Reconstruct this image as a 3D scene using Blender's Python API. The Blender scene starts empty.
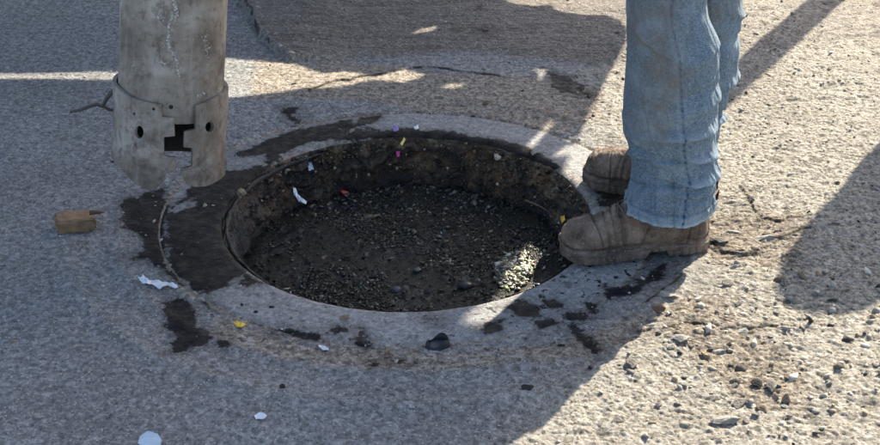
import bpy, bmesh, math, random
import numpy as np
from math import radians, sin, cos, pi
from mathutils import Vector, Matrix
from mathutils.geometry import delaunay_2d_cdt

S = bpy.context.scene
COL = S.collection
random.seed(7)
RNG = np.random.default_rng(7)

# ---------------------------------------------------------------- camera
CAM_A, CAM_D, CAM_H, CAM_X, CAM_F = 0.49204897, 2.68939622, 1.4114814, 0.068259, 1450.0
cam = bpy.data.cameras.new('camera')
camo = bpy.data.objects.new('camera', cam)
COL.objects.link(camo)
camo.location = (CAM_X, -CAM_D, CAM_H)
camo.rotation_euler = (pi/2 - CAM_A, 0, 0)
cam.sensor_width = 36.0
cam.lens = 36.0*CAM_F/880.0
cam.clip_start = 0.05
cam.clip_end = 2000
S.camera = camo

# ---------------------------------------------------------------- sky and sun
SUN_AZ, SUN_EL = radians(32.0), radians(36.0)
TO_SUN = Vector((sin(SUN_AZ)*cos(SUN_EL), cos(SUN_AZ)*cos(SUN_EL), sin(SUN_EL)))
W = bpy.data.worlds.new('World')
S.world = W
W.use_nodes = True
nt = W.node_tree
sky = nt.nodes.new('ShaderNodeTexSky')
sky.sky_type = 'NISHITA'
sky.sun_disc = False
sky.sun_elevation = SUN_EL
sky.sun_rotation = SUN_AZ
sky.dust_density = 2.0
sky.air_density = 0.8
sky.ozone_density = 0.6
bg = nt.nodes['Background']
nt.links.new(sky.outputs[0], bg.inputs[0])
bg.inputs[1].default_value = 0.12
sun = bpy.data.lights.new('sun', 'SUN')
sun.energy = 5.0
sun.angle = radians(0.5)
sun.color = (1.0, 0.92, 0.77)
suno = bpy.data.objects.new('sun', sun)
COL.objects.link(suno)
suno.rotation_euler = TO_SUN.to_track_quat('Z', 'Y').to_euler()
S.view_settings.view_transform = 'Standard'
S.view_settings.look = 'None'
S.view_settings.gamma = 1.0
S.view_settings.exposure = 1.48

# ---------------------------------------------------------------- helpers
def ray(u, v):
    """direction through a point of the 880x445 photograph"""
    q = -(v-222.5)/CAM_F
    return np.array([(u-440)/CAM_F, cos(CAM_A)+q*sin(CAM_A), -sin(CAM_A)+q*cos(CAM_A)])
CP = np.array([CAM_X, -CAM_D, CAM_H])
def G(u, v, z=0.0):
    d = ray(u, v)
    return CP + (z-CAM_H)/d[2]*d
def G2(p):
    g = G(*p)
    return (float(g[0]), float(g[1]))

def _hash(ix, iy, s):
    h = (ix.astype(np.int64)*374761393 + iy.astype(np.int64)*668265263 + s*1442695041) & 0xffffffff
    h = ((h ^ (h >> 13))*1274126177) & 0xffffffff
    return ((h ^ (h >> 16)) & 0xffffff)/float(0xffffff)
def vnoise(x, y, s=0):
    ix = np.floor(x); iy = np.floor(y)
    fx = x-ix; fy = y-iy
    fx = fx*fx*(3-2*fx); fy = fy*fy*(3-2*fy)
    a = _hash(ix, iy, s); b = _hash(ix+1, iy, s); c = _hash(ix, iy+1, s); d = _hash(ix+1, iy+1, s)
    return (a+(b-a)*fx)+((c+(d-c)*fx)-(a+(b-a)*fx))*fy
def fbm(x, y, o=4, s=0, gain=0.5):
    t = 0; a = 1; n = 0
    for k in range(o):
        t = t + a*vnoise(x*2**k+17.3*k, y*2**k-9.1*k, s+k); n += a; a *= gain
    return t/n
def worley(x, y, s=0):
    ix = np.floor(x); iy = np.floor(y)
    d1 = np.full(x.shape, 9.0); d2 = np.full(x.shape, 9.0); cid = np.zeros(x.shape)
    for i in (-1, 0, 1):
        for j in (-1, 0, 1):
            cx = ix+i; cy = iy+j
            px = cx+_hash(cx, cy, s); py = cy+_hash(cx, cy, s+5)
            d = np.hypot(px-x, py-y)
            r = _hash(cx, cy, s+9)
            m = d < d1
            d2 = np.where(m, d1, np.minimum(d2, d)); cid = np.where(m, r, cid); d1 = np.where(m, d, d1)
    return d1, d2, cid
def sstep(a, b, x):
    t = np.clip((x-a)/(b-a), 0, 1)
    return t*t*(3-2*t)
def poly_sd(x, y, poly):
    """signed distance, negative inside"""
    P = np.array(poly); d = np.full(x.shape, 1e9); ins = np.zeros(x.shape, bool)
    for k in range(len(P)):
        a = P[k]; b = P[(k+1) % len(P)]
        e = b-a; wx = x-a[0]; wy = y-a[1]
        t = np.clip((wx*e[0]+wy*e[1])/(e@e+1e-12), 0, 1)
        d = np.minimum(d, np.hypot(wx-t*e[0], wy-t*e[1]))
        if a[1] != b[1]:
            c = ((a[1] > y) != (b[1] > y)) & (x < (b[0]-a[0])*(y-a[1])/(b[1]-a[1])+a[0])
            ins ^= c
    return np.where(ins, -d, d)
def line_d(x, y, pts):
    P = np.array(pts); d = np.full(x.shape, 1e9); side = np.zeros(x.shape)
    for k in range(len(P)-1):
        a = P[k]; b = P[k+1]; e = b-a; wx = x-a[0]; wy = y-a[1]
        t = np.clip((wx*e[0]+wy*e[1])/(e@e+1e-12), 0, 1)
        dd = np.hypot(wx-t*e[0], wy-t*e[1])
        m = dd < d
        side = np.where(m, np.sign(e[0]*wy-e[1]*wx), side)
        d = np.where(m, dd, d)
    return d, side

def link(name, me, mat=None, parent=None, smooth=False):
    o = bpy.data.objects.new(name, me)
    COL.objects.link(o)
    if mat is not None and not me.materials:
        me.materials.append(mat)
    if parent is not None:
        o.parent = parent
    if smooth:
        me.polygons.foreach_set('use_smooth', [True]*len(me.polygons))
    return o
def tag(o, label=None, cat=None, group=None, kind=None):
    if label: o['label'] = label
    if cat: o['category'] = cat
    if group: o['group'] = group
    if kind: o['kind'] = kind
    return o
def empty(name, loc=(0, 0, 0), rz=0):
    o = bpy.data.objects.new(name, None)
    COL.objects.link(o)
    o.location = loc; o.rotation_euler = (0, 0, rz)
    o.empty_display_size = 0.05
    return o
def grid_mesh(name, X, Y, Z, wrap=True, attrs=None, flip=False):
    """rows x cols arrays -> quads; wrap joins the last column to the first"""
    n, m = X.shape
    me = bpy.data.meshes.new(name)
    co = np.stack([X, Y, Z], -1).reshape(-1, 3).astype(np.float32)
    idx = np.arange(n*m).reshape(n, m)
    if wrap:
        nx = np.roll(idx, -1, 1)
        a, b, c, d = idx[:-1], nx[:-1], nx[1:], idx[1:]
    else:
        a, b, c, d = idx[:-1, :-1], idx[:-1, 1:], idx[1:, 1:], idx[1:, :-1]
    F = np.stack([a, d, c, b] if flip else [a, b, c, d], -1).reshape(-1, 4).astype(np.int32)
    me.vertices.add(len(co)); me.vertices.foreach_set('co', co.ravel())
    me.loops.add(F.size); me.loops.foreach_set('vertex_index', F.ravel())
    me.polygons.add(len(F))
    me.polygons.foreach_set('loop_start', np.arange(0, F.size, 4, dtype=np.int32))
    me.polygons.foreach_set('loop_total', np.full(len(F), 4, np.int32))
    me.polygons.foreach_set('use_smooth', np.ones(len(F), bool))
    me.update()
    for k, v in (attrs or {}).items():
        at = me.attributes.new(k, 'FLOAT', 'POINT')
        at.data.foreach_set('value', v.reshape(-1).astype(np.float32))
    return me
def tube_mesh(name, pts, rad, n=8, cap=True):
    bm = bmesh.new(); rings = []
    P = [Vector(p) for p in pts]
    R = rad if isinstance(rad, (list, tuple)) else [rad]*len(P)
    up = Vector((0.13, 0.21, 0.97)).normalized()
    for i, p in enumerate(P):
        t = (P[min(i+1, len(P)-1)]-P[max(i-1, 0)]).normalized()
        s = t.cross(up)
        if s.length < 0.05: s = t.cross(Vector((1, 0, 0)))
        s.normalize(); w = s.cross(t)
        rings.append([bm.verts.new(p+(s*cos(2*pi*k/n)+w*sin(2*pi*k/n))*R[i]) for k in range(n)])
    for i in range(len(P)-1):
        for k in range(n):
            bm.faces.new((rings[i][k], rings[i][(k+1) % n], rings[i+1][(k+1) % n], rings[i+1][k]))
    if cap:
        bm.faces.new(rings[0][::-1]); bm.faces.new(rings[-1])
    bmesh.ops.recalc_face_normals(bm, faces=bm.faces)
    me = bpy.data.meshes.new(name); bm.to_mesh(me); bm.free()
    me.polygons.foreach_set('use_smooth', [True]*len(me.polygons))
    return me
def box_mesh(name, sx, sy, sz, bev=0.0, off=(0, 0, 0)):
    bm = bmesh.new()
    bmesh.ops.create_cube(bm, size=1)
    for v in bm.verts: v.co = Vector((v.co.x*sx+off[0], v.co.y*sy+off[1], v.co.z*sz+off[2]))
    if bev: bmesh.ops.bevel(bm, geom=list(bm.edges), offset=bev, segments=2, affect='EDGES')
    me = bpy.data.meshes.new(name); bm.to_mesh(me); bm.free()
    return me
def lathe_mesh(name, prof, n=32):
    P = np.array(prof); th = np.linspace(0, 2*pi, n, endpoint=False)
    return grid_mesh(name, P[:, :1]*np.cos(th), P[:, :1]*np.sin(th), P[:, 1:2]+0*th)

# ---------------------------------------------------------------- node helper
class NT:
    def __init__(s, name):
        s.m = bpy.data.materials.new(name); s.m.use_nodes = True
        s.t = s.m.node_tree; s.b = s.t.nodes['Principled BSDF']
        s.co = s.t.nodes.new('ShaderNodeTexCoord').outputs['Object']
    def n(s, typ, **kw):
        nd = s.t.nodes.new(typ)
        for k, v in kw.items(): setattr(nd, k, v)
        return nd
    def L(s, a, b): s.t.links.new(a, b)
    def noise(s, scale, detail=4, rough=0.55, dist=0.0, vec=None, out=0):
        nd = s.n('ShaderNodeTexNoise'); nd.inputs['Scale'].default_value = scale
        nd.inputs['Detail'].default_value = detail; nd.inputs['Roughness'].default_value = rough
        nd.inputs['Distortion'].default_value = dist
        s.L(vec or s.co, nd.inputs['Vector']); return nd.outputs[out]
    def voro(s, scale, feat='F1', vec=None, out='Distance'):
        nd = s.n('ShaderNodeTexVoronoi', feature=feat); nd.inputs['Scale'].default_value = scale
        s.L(vec or s.co, nd.inputs['Vector']); return nd.outputs[out]
    def mapped(s, sc=(1, 1, 1), rot=(0, 0, 0)):
        nd = s.n('ShaderNodeMapping'); nd.inputs['Scale'].default_value = sc; nd.inputs['Rotation'].default_value = rot
        s.L(s.co, nd.inputs['Vector']); return nd.outputs[0]
    def attr(s, name): return s.n('ShaderNodeAttribute', attribute_name=name).outputs['Fac']
    def attrc(s, name): return s.n('ShaderNodeAttribute', attribute_name=name).outputs['Color']
    def math(s, op, a, b=0.5, c=None):
        nd = s.n('ShaderNodeMath', operation=op)
        for i, v in enumerate([a, b] if c is None else [a, b, c]):
            if isinstance(v, (int, float)): nd.inputs[i].default_value = v
            else: s.L(v, nd.inputs[i])
        return nd.outputs[0]
    def rng(s, v, a, b, c=0.0, d=1.0):
        nd = s.n('ShaderNodeMapRange')
        s.L(v, nd.inputs[0])
        for i, q in enumerate((a, b, c, d)): nd.inputs[i+1].default_value = q
        return nd.outputs[0]
    def ramp(s, v, stops):
        nd = s.n('ShaderNodeValToRGB'); s.L(v, nd.inputs[0]); cr = nd.color_ramp
        while len(cr.elements) < len(stops): cr.elements.new(0.5)
        for e, (p, c) in zip(cr.elements, stops):
            e.position = p; e.color = (*c, 1)
        return nd.outputs[0]
    def mix(s, f, a, b, mode='MIX'):
        nd = s.n('ShaderNodeMix', data_type='RGBA', blend_type=mode)
        if isinstance(f, (int, float)): nd.inputs[0].default_value = f
        else: s.L(f, nd.inputs[0])
        for i, v in ((6, a), (7, b)):
            if isinstance(v, tuple): nd.inputs[i].default_value = (*v, 1)
            else: s.L(v, nd.inputs[i])
        return nd.outputs[2]
    def set(s, k, v):
        if isinstance(v, tuple): s.b.inputs[k].default_value = (*v, 1)
        elif isinstance(v, (int, float)): s.b.inputs[k].default_value = v
        else: s.L(v, s.b.inputs[k])
    def bump(s, h, dist=0.002, strength=1.0, prev=None):
        nd = s.n('ShaderNodeBump'); nd.inputs['Strength'].default_value = strength
        nd.inputs['Distance'].default_value = dist; s.L(h, nd.inputs['Height'])
        if prev is not None: s.L(prev, nd.inputs['Normal'])
        s.L(nd.outputs[0], s.b.inputs['Normal']); return nd.outputs[0]

# ---------------------------------------------------------------- materials
def mat_ground():
    N = NT('weathered_concrete')
    wet = N.attr('wet'); sandy_sunlit = N.attr('sandy_sunlit'); brown = N.attr('brown'); patch = N.attr('patch')
    hi = N.attr('relief')
    n1 = N.noise(9, 6, 0.65); n2 = N.noise(130, 4, 0.7); n3 = N.noise(480, 3, 0.7); n4 = N.noise(38, 5, 0.65)
    mixn = N.math('ADD', N.math('MULTIPLY', n2, 0.58), N.math('MULTIPLY', n3, 0.42))
    n5 = N.noise(68, 3, 0.6, 0.6)
    n6 = N.noise(2.6, 5, .6)
    mixn = N.math('ADD', N.math('MULTIPLY', mixn, 0.62), N.math('MULTIPLY', n5, 0.38))
    mixn = N.rng(mixn, 0.38, 0.62, 0.24, 0.80)
    grey = N.ramp(mixn, [(0.28, (0.125, 0.123, 0.118)), (0.46, (0.225, 0.220, 0.210)), (0.56, (0.295, 0.288, 0.273)), (0.74, (0.46, 0.448, 0.42))])
    grey = N.mix(N.rng(n1, 0.3, 0.7, 0.0, 0.42), grey, N.mix(1.0, grey, (0.66, 0.64, 0.62), 'MULTIPLY'))
    sunlit_sand = N.ramp(mixn, [(0.28, (0.15, 0.125, 0.095)), (0.42, (0.33, 0.295, 0.235)), (0.58, (0.47, 0.43, 0.355)), (0.74, (0.64, 0.60, 0.52))])  # sandy aggregate, with warm sunlight also painted into this paler ramp
    pat = N.ramp(mixn, [(0.30, (0.085, 0.070, 0.056)), (0.48, (0.165, 0.140, 0.115)), (0.62, (0.23, 0.198, 0.165)), (0.78, (0.34, 0.30, 0.25))])
    stk = N.noise(6, 6, .65, .3, N.mapped((.8, 7, 1), (0, 0, .05)))
    pat = N.mix(N.rng(stk, .46, .64, 0, .35), pat, (0.27, 0.235, 0.19))
    pat = N.mix(N.rng(stk, .50, .36, 0, .5), pat, (0.10, 0.088, 0.078))
    c = N.mix(sandy_sunlit, grey, sunlit_sand)
    c = N.mix(patch, c, pat)
    c = N.mix(N.rng(n6, .38, .62, 0, .5), c, N.mix(1.0, c, (0.70, 0.68, 0.66), 'MULTIPLY'))
    c = N.mix(N.rng(N.noise(17, 7, .72, .7), .57, .68, 0, .45), c, N.mix(1.0, c, (0.50, 0.46, 0.41), 'MULTIPLY'))
    # dust and rust brown patches
    bf = N.rng(N.math('ADD', brown, N.math('MULTIPLY', N.math('SUBTRACT', n4, 0.5), 1.4)), 0.25, 0.7, 0, 0.85)
    c = N.mix(bf, c, N.ramp(mixn, [(0.3, (0.10, 0.075, 0.05)), (0.5, (0.25, 0.20, 0.15)), (0.7, (0.46, 0.40, 0.31))]))
    # dirt in the low places, as the joints and pits collect it
    c = N.mix(N.rng(hi, -1.1, -0.25, 0.6, 0.0), c, (0.085, 0.075, 0.062))
    # scattered grains: dark and pale aggregate
    v = N.voro(210, out='Color'); sep = N.n('ShaderNodeSeparateColor'); N.L(v, sep.inputs[0])
    dist = N.voro(210)
    grain = N.rng(dist, 0.32, 0.42, 1, 0)
    dk = N.math('MULTIPLY', grain, N.rng(sep.outputs[0], 0.86, 0.87))
    lt = N.math('MULTIPLY', grain, N.rng(sep.outputs[1], 0.88, 0.89))
    c = N.mix(N.math('MULTIPLY', dk, 0.7), c, (0.05, 0.045, 0.04))
    c = N.mix(N.math('MULTIPLY', lt, 0.75), c, (0.60, 0.56, 0.50))
    # paler trowelled ring, dusty joint round it
    c = N.mix(N.math('MULTIPLY', N.attr('ring'), 0.30), c, N.mix(mixn, (0.27, 0.27, 0.265), (0.46, 0.455, 0.44)))
    # hairline cracks filled with dirt
    cn = N.math('ADD', N.attr('crackd'), N.math('MULTIPLY', N.math('SUBTRACT', N.noise(60, 6, .7), .5), .016))
    cbr = N.rng(N.noise(11, 4, .6), .42, .52)
    ca = N.math('MULTIPLY', N.rng(N.math('ABSOLUTE', cn), .0008, .0026, 1, 0), cbr)
    c = N.mix(ca, c, (0.035, 0.029, 0.023))
    cd = N.math('MULTIPLY', N.rng(N.math('ABSOLUTE', cn), .002, .016, .45, 0), cbr)
    c = N.mix(cd, c, (0.16, 0.125, 0.085))
    # wet mud stain: ragged soaked outline, feathered damp halo
    wj = N.math('ADD', N.math('MULTIPLY', N.math('SUBTRACT', N.noise(28, 9, 0.72), 0.5), 0.075), N.math('MULTIPLY', N.math('SUBTRACT', N.noise(150, 4, 0.7), 0.5), 0.012))
    wd = N.math('ADD', wet, wj)
    wf = N.rng(wd, 0.0025, -0.0035)
    damp = N.rng(wd, 0.030, -0.002)
    c = N.mix(N.math('MULTIPLY', damp, 0.55), c, N.mix(1.0, c, (0.30, 0.28, 0.26), 'MULTIPLY'))
    sp = N.math('MULTIPLY', N.rng(N.noise(55, 4, 0.6, 0.3), 0.60, 0.625), N.attr('spots'))
    wf = N.math('MAXIMUM', wf, sp)
    dry = N.rng(N.noise(90, 6, .75), .60, .70)
    wf = N.math('MULTIPLY', wf, N.math('SUBTRACT', 1.0, N.math('MULTIPLY', dry, .45)))
    c = N.mix(N.math('MULTIPLY', wf, 0.96), c, N.mix(N.rng(n4, .4, .65), (0.008, 0.0075, 0.008), (0.026, 0.023, 0.021)))
    N.set('Base Color', c)
    N.set('Roughness', N.math('SUBTRACT', 0.9, N.math('MULTIPLY', wf, N.rng(n4, .35, .65, 0.12, 0.42))))
    N.set('Specular IOR Level', N.math('SUBTRACT', 0.35, N.math('MULTIPLY', wf, 0.24)))
    v2 = N.voro(120, 'SMOOTH_F1')
    rid = N.math('ABSOLUTE', N.math('SUBTRACT', N.noise(75, 8, 0.75), 0.5))
    shb = N.rng(sandy_sunlit, 0, 1, .55, 1)
    b = N.bump(N.math('MULTIPLY', n3, shb), 0.0022, 0.8)
    b = N.bump(N.math('MULTIPLY', n2, shb), 0.0050, 0.7, b)
    smo = N.math('SUBTRACT', 1.0, N.math('MULTIPLY', N.math('MAXIMUM', wf, N.attr('ring')), .65))
    b = N.bump(N.math('MULTIPLY', N.math('MULTIPLY', rid, N.rng(sandy_sunlit, 0, 1, .30, 1.1)), smo), 0.016, 0.8, b)
    b = N.bump(N.math('MULTIPLY', ca, -1.0), 0.006, 1.0, b)
    vp = N.voro(150, out='Color')
    sp2 = N.n('ShaderNodeSeparateColor'); N.L(vp, sp2.inputs[0])
    b = N.bump(N.math('MULTIPLY', sp2.outputs[0], N.rng(sandy_sunlit, 0, 1, .12, .8)), 0.0035, 0.9, b)
    b = N.bump(N.math('MULTIPLY', v2, N.rng(sandy_sunlit, 0, 1, .1, -.55)), 0.008, 0.8, b)
    N.bump(N.math('MULTIPLY', N.math('SUBTRACT', 1.0, N.math('SMOOTH_MIN', dist, 0.5, 0.2)), N.math('ADD', dk, lt)), 0.0015, 0.5, b)
    return N.m
def mat_wall():
    N = NT('crumbling_brown_wall')
    n1 = N.noise(30, 6, 0.7); n2 = N.noise(120, 5, 0.7)
    c = N.ramp(n1, [(0.34, (0.020, 0.015, 0.011)), (0.47, (0.105, 0.066, 0.036)), (0.58, (0.23, 0.150, 0.080)), (0.70, (0.44, 0.35, 0.23))])
    c = N.mix(N.rng(n2, 0.34, 0.50, 0.8, 0), c, (0.020, 0.015, 0.011))
    c = N.mix(N.rng(N.noise(9, 4, .6), .47, .62, 0, .50), c, (0.25, 0.120, 0.045))
    c = N.mix(N.rng(N.noise(7, 6, .7, .8), .44, .56, .85, 0), c, (0.016, 0.014, 0.013))
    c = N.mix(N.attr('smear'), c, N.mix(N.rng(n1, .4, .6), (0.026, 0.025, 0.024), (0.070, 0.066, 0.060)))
    c = N.mix(N.attr('wet'), c, (0.010, 0.010, 0.011))  # damp foot of the wall, with the shadow line above the sludge painted in
    N.set('Base Color', c)
    N.set('Roughness', N.rng(n2, 0.3, 0.7, 0.35, 0.9)); N.bump(n2, 0.006, 1.0)
    return N.m
def mat_sludge():
    N = NT('black_wet_sludge')
    n1 = N.noise(9, 5, 0.6); n2 = N.noise(150, 5, 0.75); n3 = N.noise(40, 6, .7)
    c = N.ramp(n2, [(0.40, (0.003, 0.003, 0.003)), (0.52, (0.012, 0.011, 0.007)), (0.66, (0.08, 0.068, 0.038))])
    c = N.mix(N.rng(n3, .45, .6, 0, .6), c, (0.012, 0.013, 0.009))
    pud = N.rng(n1, .50, .56)
    c = N.mix(N.math('MULTIPLY', pud, .8), c, (0.006, 0.007, 0.009))
    N.set('Base Color', c)
    N.set('Roughness', N.math('SUBTRACT', N.rng(n2, 0.3, 0.7, 0.30, 0.62), N.math('MULTIPLY', pud, .26)))
    N.set('Specular IOR Level', .35)
    b = N.bump(N.math('MULTIPLY', n2, N.rng(pud, 0, 1, 1, .25)), 0.006, 1.0); N.bump(n3, 0.008, .6, b)
    return N.m
def mat_vcol(name, rough=0.8, spec=0.4, bs=300, bd=0.001):
    N = NT(name)
    c = N.attrc('tint')
    c = N.mix(N.rng(N.noise(bs, 3, .6), .35, .7, .5, 0), c, N.mix(1.0, c, (0.45, 0.43, 0.4), 'MULTIPLY'))
    N.set('Base Color', c); N.set('Roughness', rough); N.set('Specular IOR Level', spec)
    N.bump(N.noise(bs, 3, .6), bd, .7)
    return N.m
def mat_steel(name, dark=False):
    N = NT(name)
    n1 = N.noise(11, 6, 0.65); n2 = N.noise(60, 5, 0.7); st = N.noise(7, 5, 0.6, vec=N.mapped((9, 9, 1.0)))
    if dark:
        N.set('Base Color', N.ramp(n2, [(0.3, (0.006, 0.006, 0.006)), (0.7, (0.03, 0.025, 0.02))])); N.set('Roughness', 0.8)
    else:
        c = N.ramp(n1, [(0.33, (0.130, 0.107, 0.083)), (0.5, (0.275, 0.235, 0.185)), (0.66, (0.43, 0.38, 0.31))])
        c = N.mix(N.rng(n2, .50, .68, 0, .7), c, (0.115, 0.073, 0.046))
        c = N.mix(N.rng(N.noise(17, 7, .75, .5), .56, .64, 0, .6), c, (0.085, 0.062, 0.050))
        c = N.mix(N.rng(N.noise(150, 4, .7), .66, .72, 0, .7), c, (0.55, 0.52, 0.46))
        c = N.mix(N.rng(st, .55, .75, 0, .35), c, (0.46, 0.44, 0.40))
        # mud dried toward the jagged end
        sx = N.n('ShaderNodeSeparateXYZ'); N.L(N.co, sx.inputs[0])
        low = N.math('ADD', N.rng(sx.outputs[2], 0.10, 0.0), N.math('MULTIPLY', N.math('SUBTRACT', n2, .5), 1.2))
        c = N.mix(N.rng(low, .6, 1.2, 0, .75), c, (0.085, 0.062, 0.046))
        N.set('Base Color', c); N.set('Roughness', N.rng(n1, .3, .7, 0.5, 0.8)); N.set('Metallic', 0.15)
        N.bump(n2, 0.0015, 0.6)
    return N.m
def mat_denim():
    N = NT('faded_denim')
    wv = N.n('ShaderNodeTexNoise'); N.L(N.mapped((1500, 1500, 160)), wv.inputs['Vector']); wv.inputs['Scale'].default_value = 1; wv.inputs['Detail'].default_value = 2
    wh = N.n('ShaderNodeTexNoise'); N.L(N.mapped((160, 160, 1100)), wh.inputs['Vector']); wh.inputs['Scale'].default_value = 1; wh.inputs['Detail'].default_value = 2
    slub = N.math('ADD', N.math('MULTIPLY', wv.outputs[0], .6), N.math('MULTIPLY', wh.outputs[0], .4))
    n1 = N.noise(8, 5, .6); n2 = N.noise(28, 5, .65)
    c = N.ramp(slub, [(0.35, (0.040, 0.070, 0.100)), (0.5, (0.115, 0.165, 0.205)), (0.65, (0.30, 0.36, 0.385))])
    c = N.mix(N.attr('fade'), c, (0.38, 0.47, 0.54))
    c = N.mix(N.attr('seam'), c, (0.028, 0.045, 0.085))
    d = N.math('ADD', N.attr('dirt'), N.math('MULTIPLY', N.math('SUBTRACT', n1, .5), 1.5))
    d = N.math('ADD', d, N.math('MULTIPLY', N.math('SUBTRACT', n2, .5), .7))
    c = N.mix(N.rng(d, .20, .70, 0, .72), c, (0.165, 0.142, 0.112))
    c = N.mix(N.rng(N.noise(15, 6, .7), .5, .72, 0, .5), c, (0.30, 0.36, 0.40))
    N.set('Base Color', c); N.set('Roughness', .93); N.set('Specular IOR Level', .15)
    N.set('Sheen Weight', 0.08)
    b = N.bump(slub, .0007, .5); N.bump(N.noise(30, 3, .5), .006, .5, b)
    return N.m
def mat_boot(name, c0, c1, c2):
    N = NT(name)
    n1 = N.noise(22, 6, .65); n2 = N.noise(110, 5, .7)
    c = N.ramp(n1, [(0.3, c0), (0.5, c1), (0.7, c2)])
    c = N.mix(N.rng(n2, .5, .75, 0, .5), c, (0.065, 0.050, 0.038))
    c = N.mix(N.rng(N.noise(46, 5, .7), .56, .66, 0, .6), c, (0.33, 0.275, 0.21))
    c = N.mix(N.rng(N.noise(70, 6, .75, .8), .57, .63, 0, .55), c, (0.055, 0.042, 0.033))
    c = N.mix(N.rng(N.noise(260, 3, .7), .60, .68, 0, .7), c, (0.42, 0.37, 0.30))
    c = N.mix(N.math('MULTIPLY', N.attr('line'), .60), c, (0.022, 0.017, 0.014))
    N.set('Base Color', c); N.set('Roughness', .85); N.set('Specular IOR Level', .3)
    b = N.bump(n2, .0035, .9); b = N.bump(N.noise(60, 6, .7), .006, .7, b); N.bump(n1, .010, .8, b)
    return N.m
def mat_plain(name, col, rough=.7, var=.5, scale=60, metal=0.0, bd=.001, spec=.5):
    N = NT(name)
    n = N.noise(scale, 5, .65)
    N.set('Base Color', N.mix(N.rng(n, .35, .7, 0, var), col, tuple(x*.35 for x in col)))
    N.set('Roughness', rough); N.set('Metallic', metal); N.set('Specular IOR Level', spec); N.bump(n, bd, .7)
    return N.m
M_GROUND = mat_ground(); M_WALL = mat_wall(); M_SLUDGE = mat_sludge()
M_CHIP = mat_vcol('wet_debris', 0.33, .5, 500, .0006)
M_GRIT = mat_vcol('dry_grit', 0.9, .3, 350, .0008)
M_STEEL = mat_steel('weathered_steel'); M_SHADE_STEEL = mat_steel('shade_dark_steel', True)  # near-black steel: eyelets, and the pipe's inner shade painted as colour
M_DENIM = mat_denim()
M_BOOT = mat_boot('muddy_brown_leather', (0.075, 0.050, 0.036), (0.19, 0.135, 0.098), (0.33, 0.255, 0.195))
M_SOLE = mat_boot('muddy_rubber_sole', (0.060, 0.046, 0.036), (0.155, 0.118, 0.088), (0.27, 0.22, 0.17))
M_LACE = mat_plain('muddy_lace', (0.13, 0.10, 0.075), .9)
M_SEAM = mat_plain('seam_thread', (0.30, 0.36, 0.42), .9, .3)

# ---------------------------------------------------------------- ground relief and stains
R_HOLE, R_RING = 0.385, 0.513
def gp(*pts): return [G2(p) for p in pts]
WET = [
    gp((246,152),(300,132),(360,126),(440,128),(520,142),(560,162),(556,168),(516,150),(440,136),(360,134),(300,144),(262,166)), gp((228,240),(240,268),(262,280),(250,284),(234,270)), gp((206,296),(214,300),(210,306),(202,302)), gp((150,250),(158,246),(160,254),(152,256)), gp((222,338),(232,342),(226,346),(218,342)),
    gp((548,300),(560,296),(566,304),(556,309)), gp((530,318),(552,316),(560,322),(540,326)), gp((590,300),(602,303),(598,312),(588,308)), gp((566,312),(584,308),(590,316),(574,320)), gp((604,286),(640,280),(650,270),(668,262),(664,276),(640,290),(612,294)), gp((426,312),(440,316),(436,322),(424,318)), gp((330,326),(344,322),(350,330),(338,334)),
    gp((166,222),(174,203),(190,186),(214,166),(236,150),(262,140),(300,127),(342,119),(358,117),(360,124),(344,134),(318,140),(296,146),(276,158),(250,178),(236,205),(232,232),(243,262),(250,272),(232,282),(216,292),(203,290),(186,280),(173,262),(165,240)),
    gp((116,206),(128,196),(160,188),(168,200),(165,222),(165,240),(174,264),(188,284),(176,284),(162,264),(130,258),(146,246),(134,231),(120,228)),
    gp((163,300),(178,292),(194,308),(200,324),(218,333),(206,342),(190,345),(182,352),(170,348),(176,336),(164,324)),
    gp((505,304),(520,299),(546,304),(540,314),(522,315)),
    gp((563,320),(576,320),(590,338),(602,350),(594,354),(578,338)),
    gp((590,176),(622,178),(640,205),(626,214),(600,200)),
    gp((278,106),(296,107),(297,113),(282,112)), gp((286,112),(304,119),(300,123),(288,117)),
    gp((360,115),(382,112),(384,118),(368,124),(356,122)),
    gp((270,322),(300,327),(330,334),(328,338),(300,333),(270,327)),
    gp((352,338),(366,326),(374,345),(362,344)), gp((482,322),(502,318),(498,328),(486,330)),
    gp((386,355),(400,357),(400,361),(388,360)), gp((374,359),(384,360),(382,364),(372,363)),
    gp((545,70),(575,78),(590,96),(560,92)), gp((476,8),(482,8),(482,12),(476,12)), gp((480,31),(488,31),(487,35),(481,34)),
]
DRY = [gp((230,156),(266,152),(264,160),(240,167),(228,168)), gp((171,206),(190,196),(196,205),(176,212)), gp((176,206),(186,200),(188,207))]
BROWN = [
    gp((660,312),(690,296),(720,300),(760,340),(800,372),(800,410),(740,396),(690,345)), gp((690,222),(740,214),(800,216),(800,262),(720,262)),
    gp((262,60),(330,62),(430,75),(520,78),(600,92),(596,112),(480,110),(380,98),(300,96),(250,100)),
    gp((225,318),(300,345),(440,353),(560,344),(640,318),(650,330),(560,356),(440,366),(300,356),(220,332)),
    gp((400,75),(480,85),(560,95),(600,120),(560,130),(480,112),(400,104)),
]
PATCH = gp((232,-80),(236,-30),(240,4),(250,20),(260,38),(272,50),(290,60),(330,63),(400,56),(470,52),(545,58),(600,66),(720,60),(800,46),(880,40),(1000,30),(1000,-80))
SANDY_SUNLIT = gp((640,-40),(600,40),(560,100),(600,150),(640,205),(680,270),(560,360),(440,480),(1100,480),(1100,-40))  # coarser sunlit side, coloured paler and warmer for the sunlight
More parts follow.
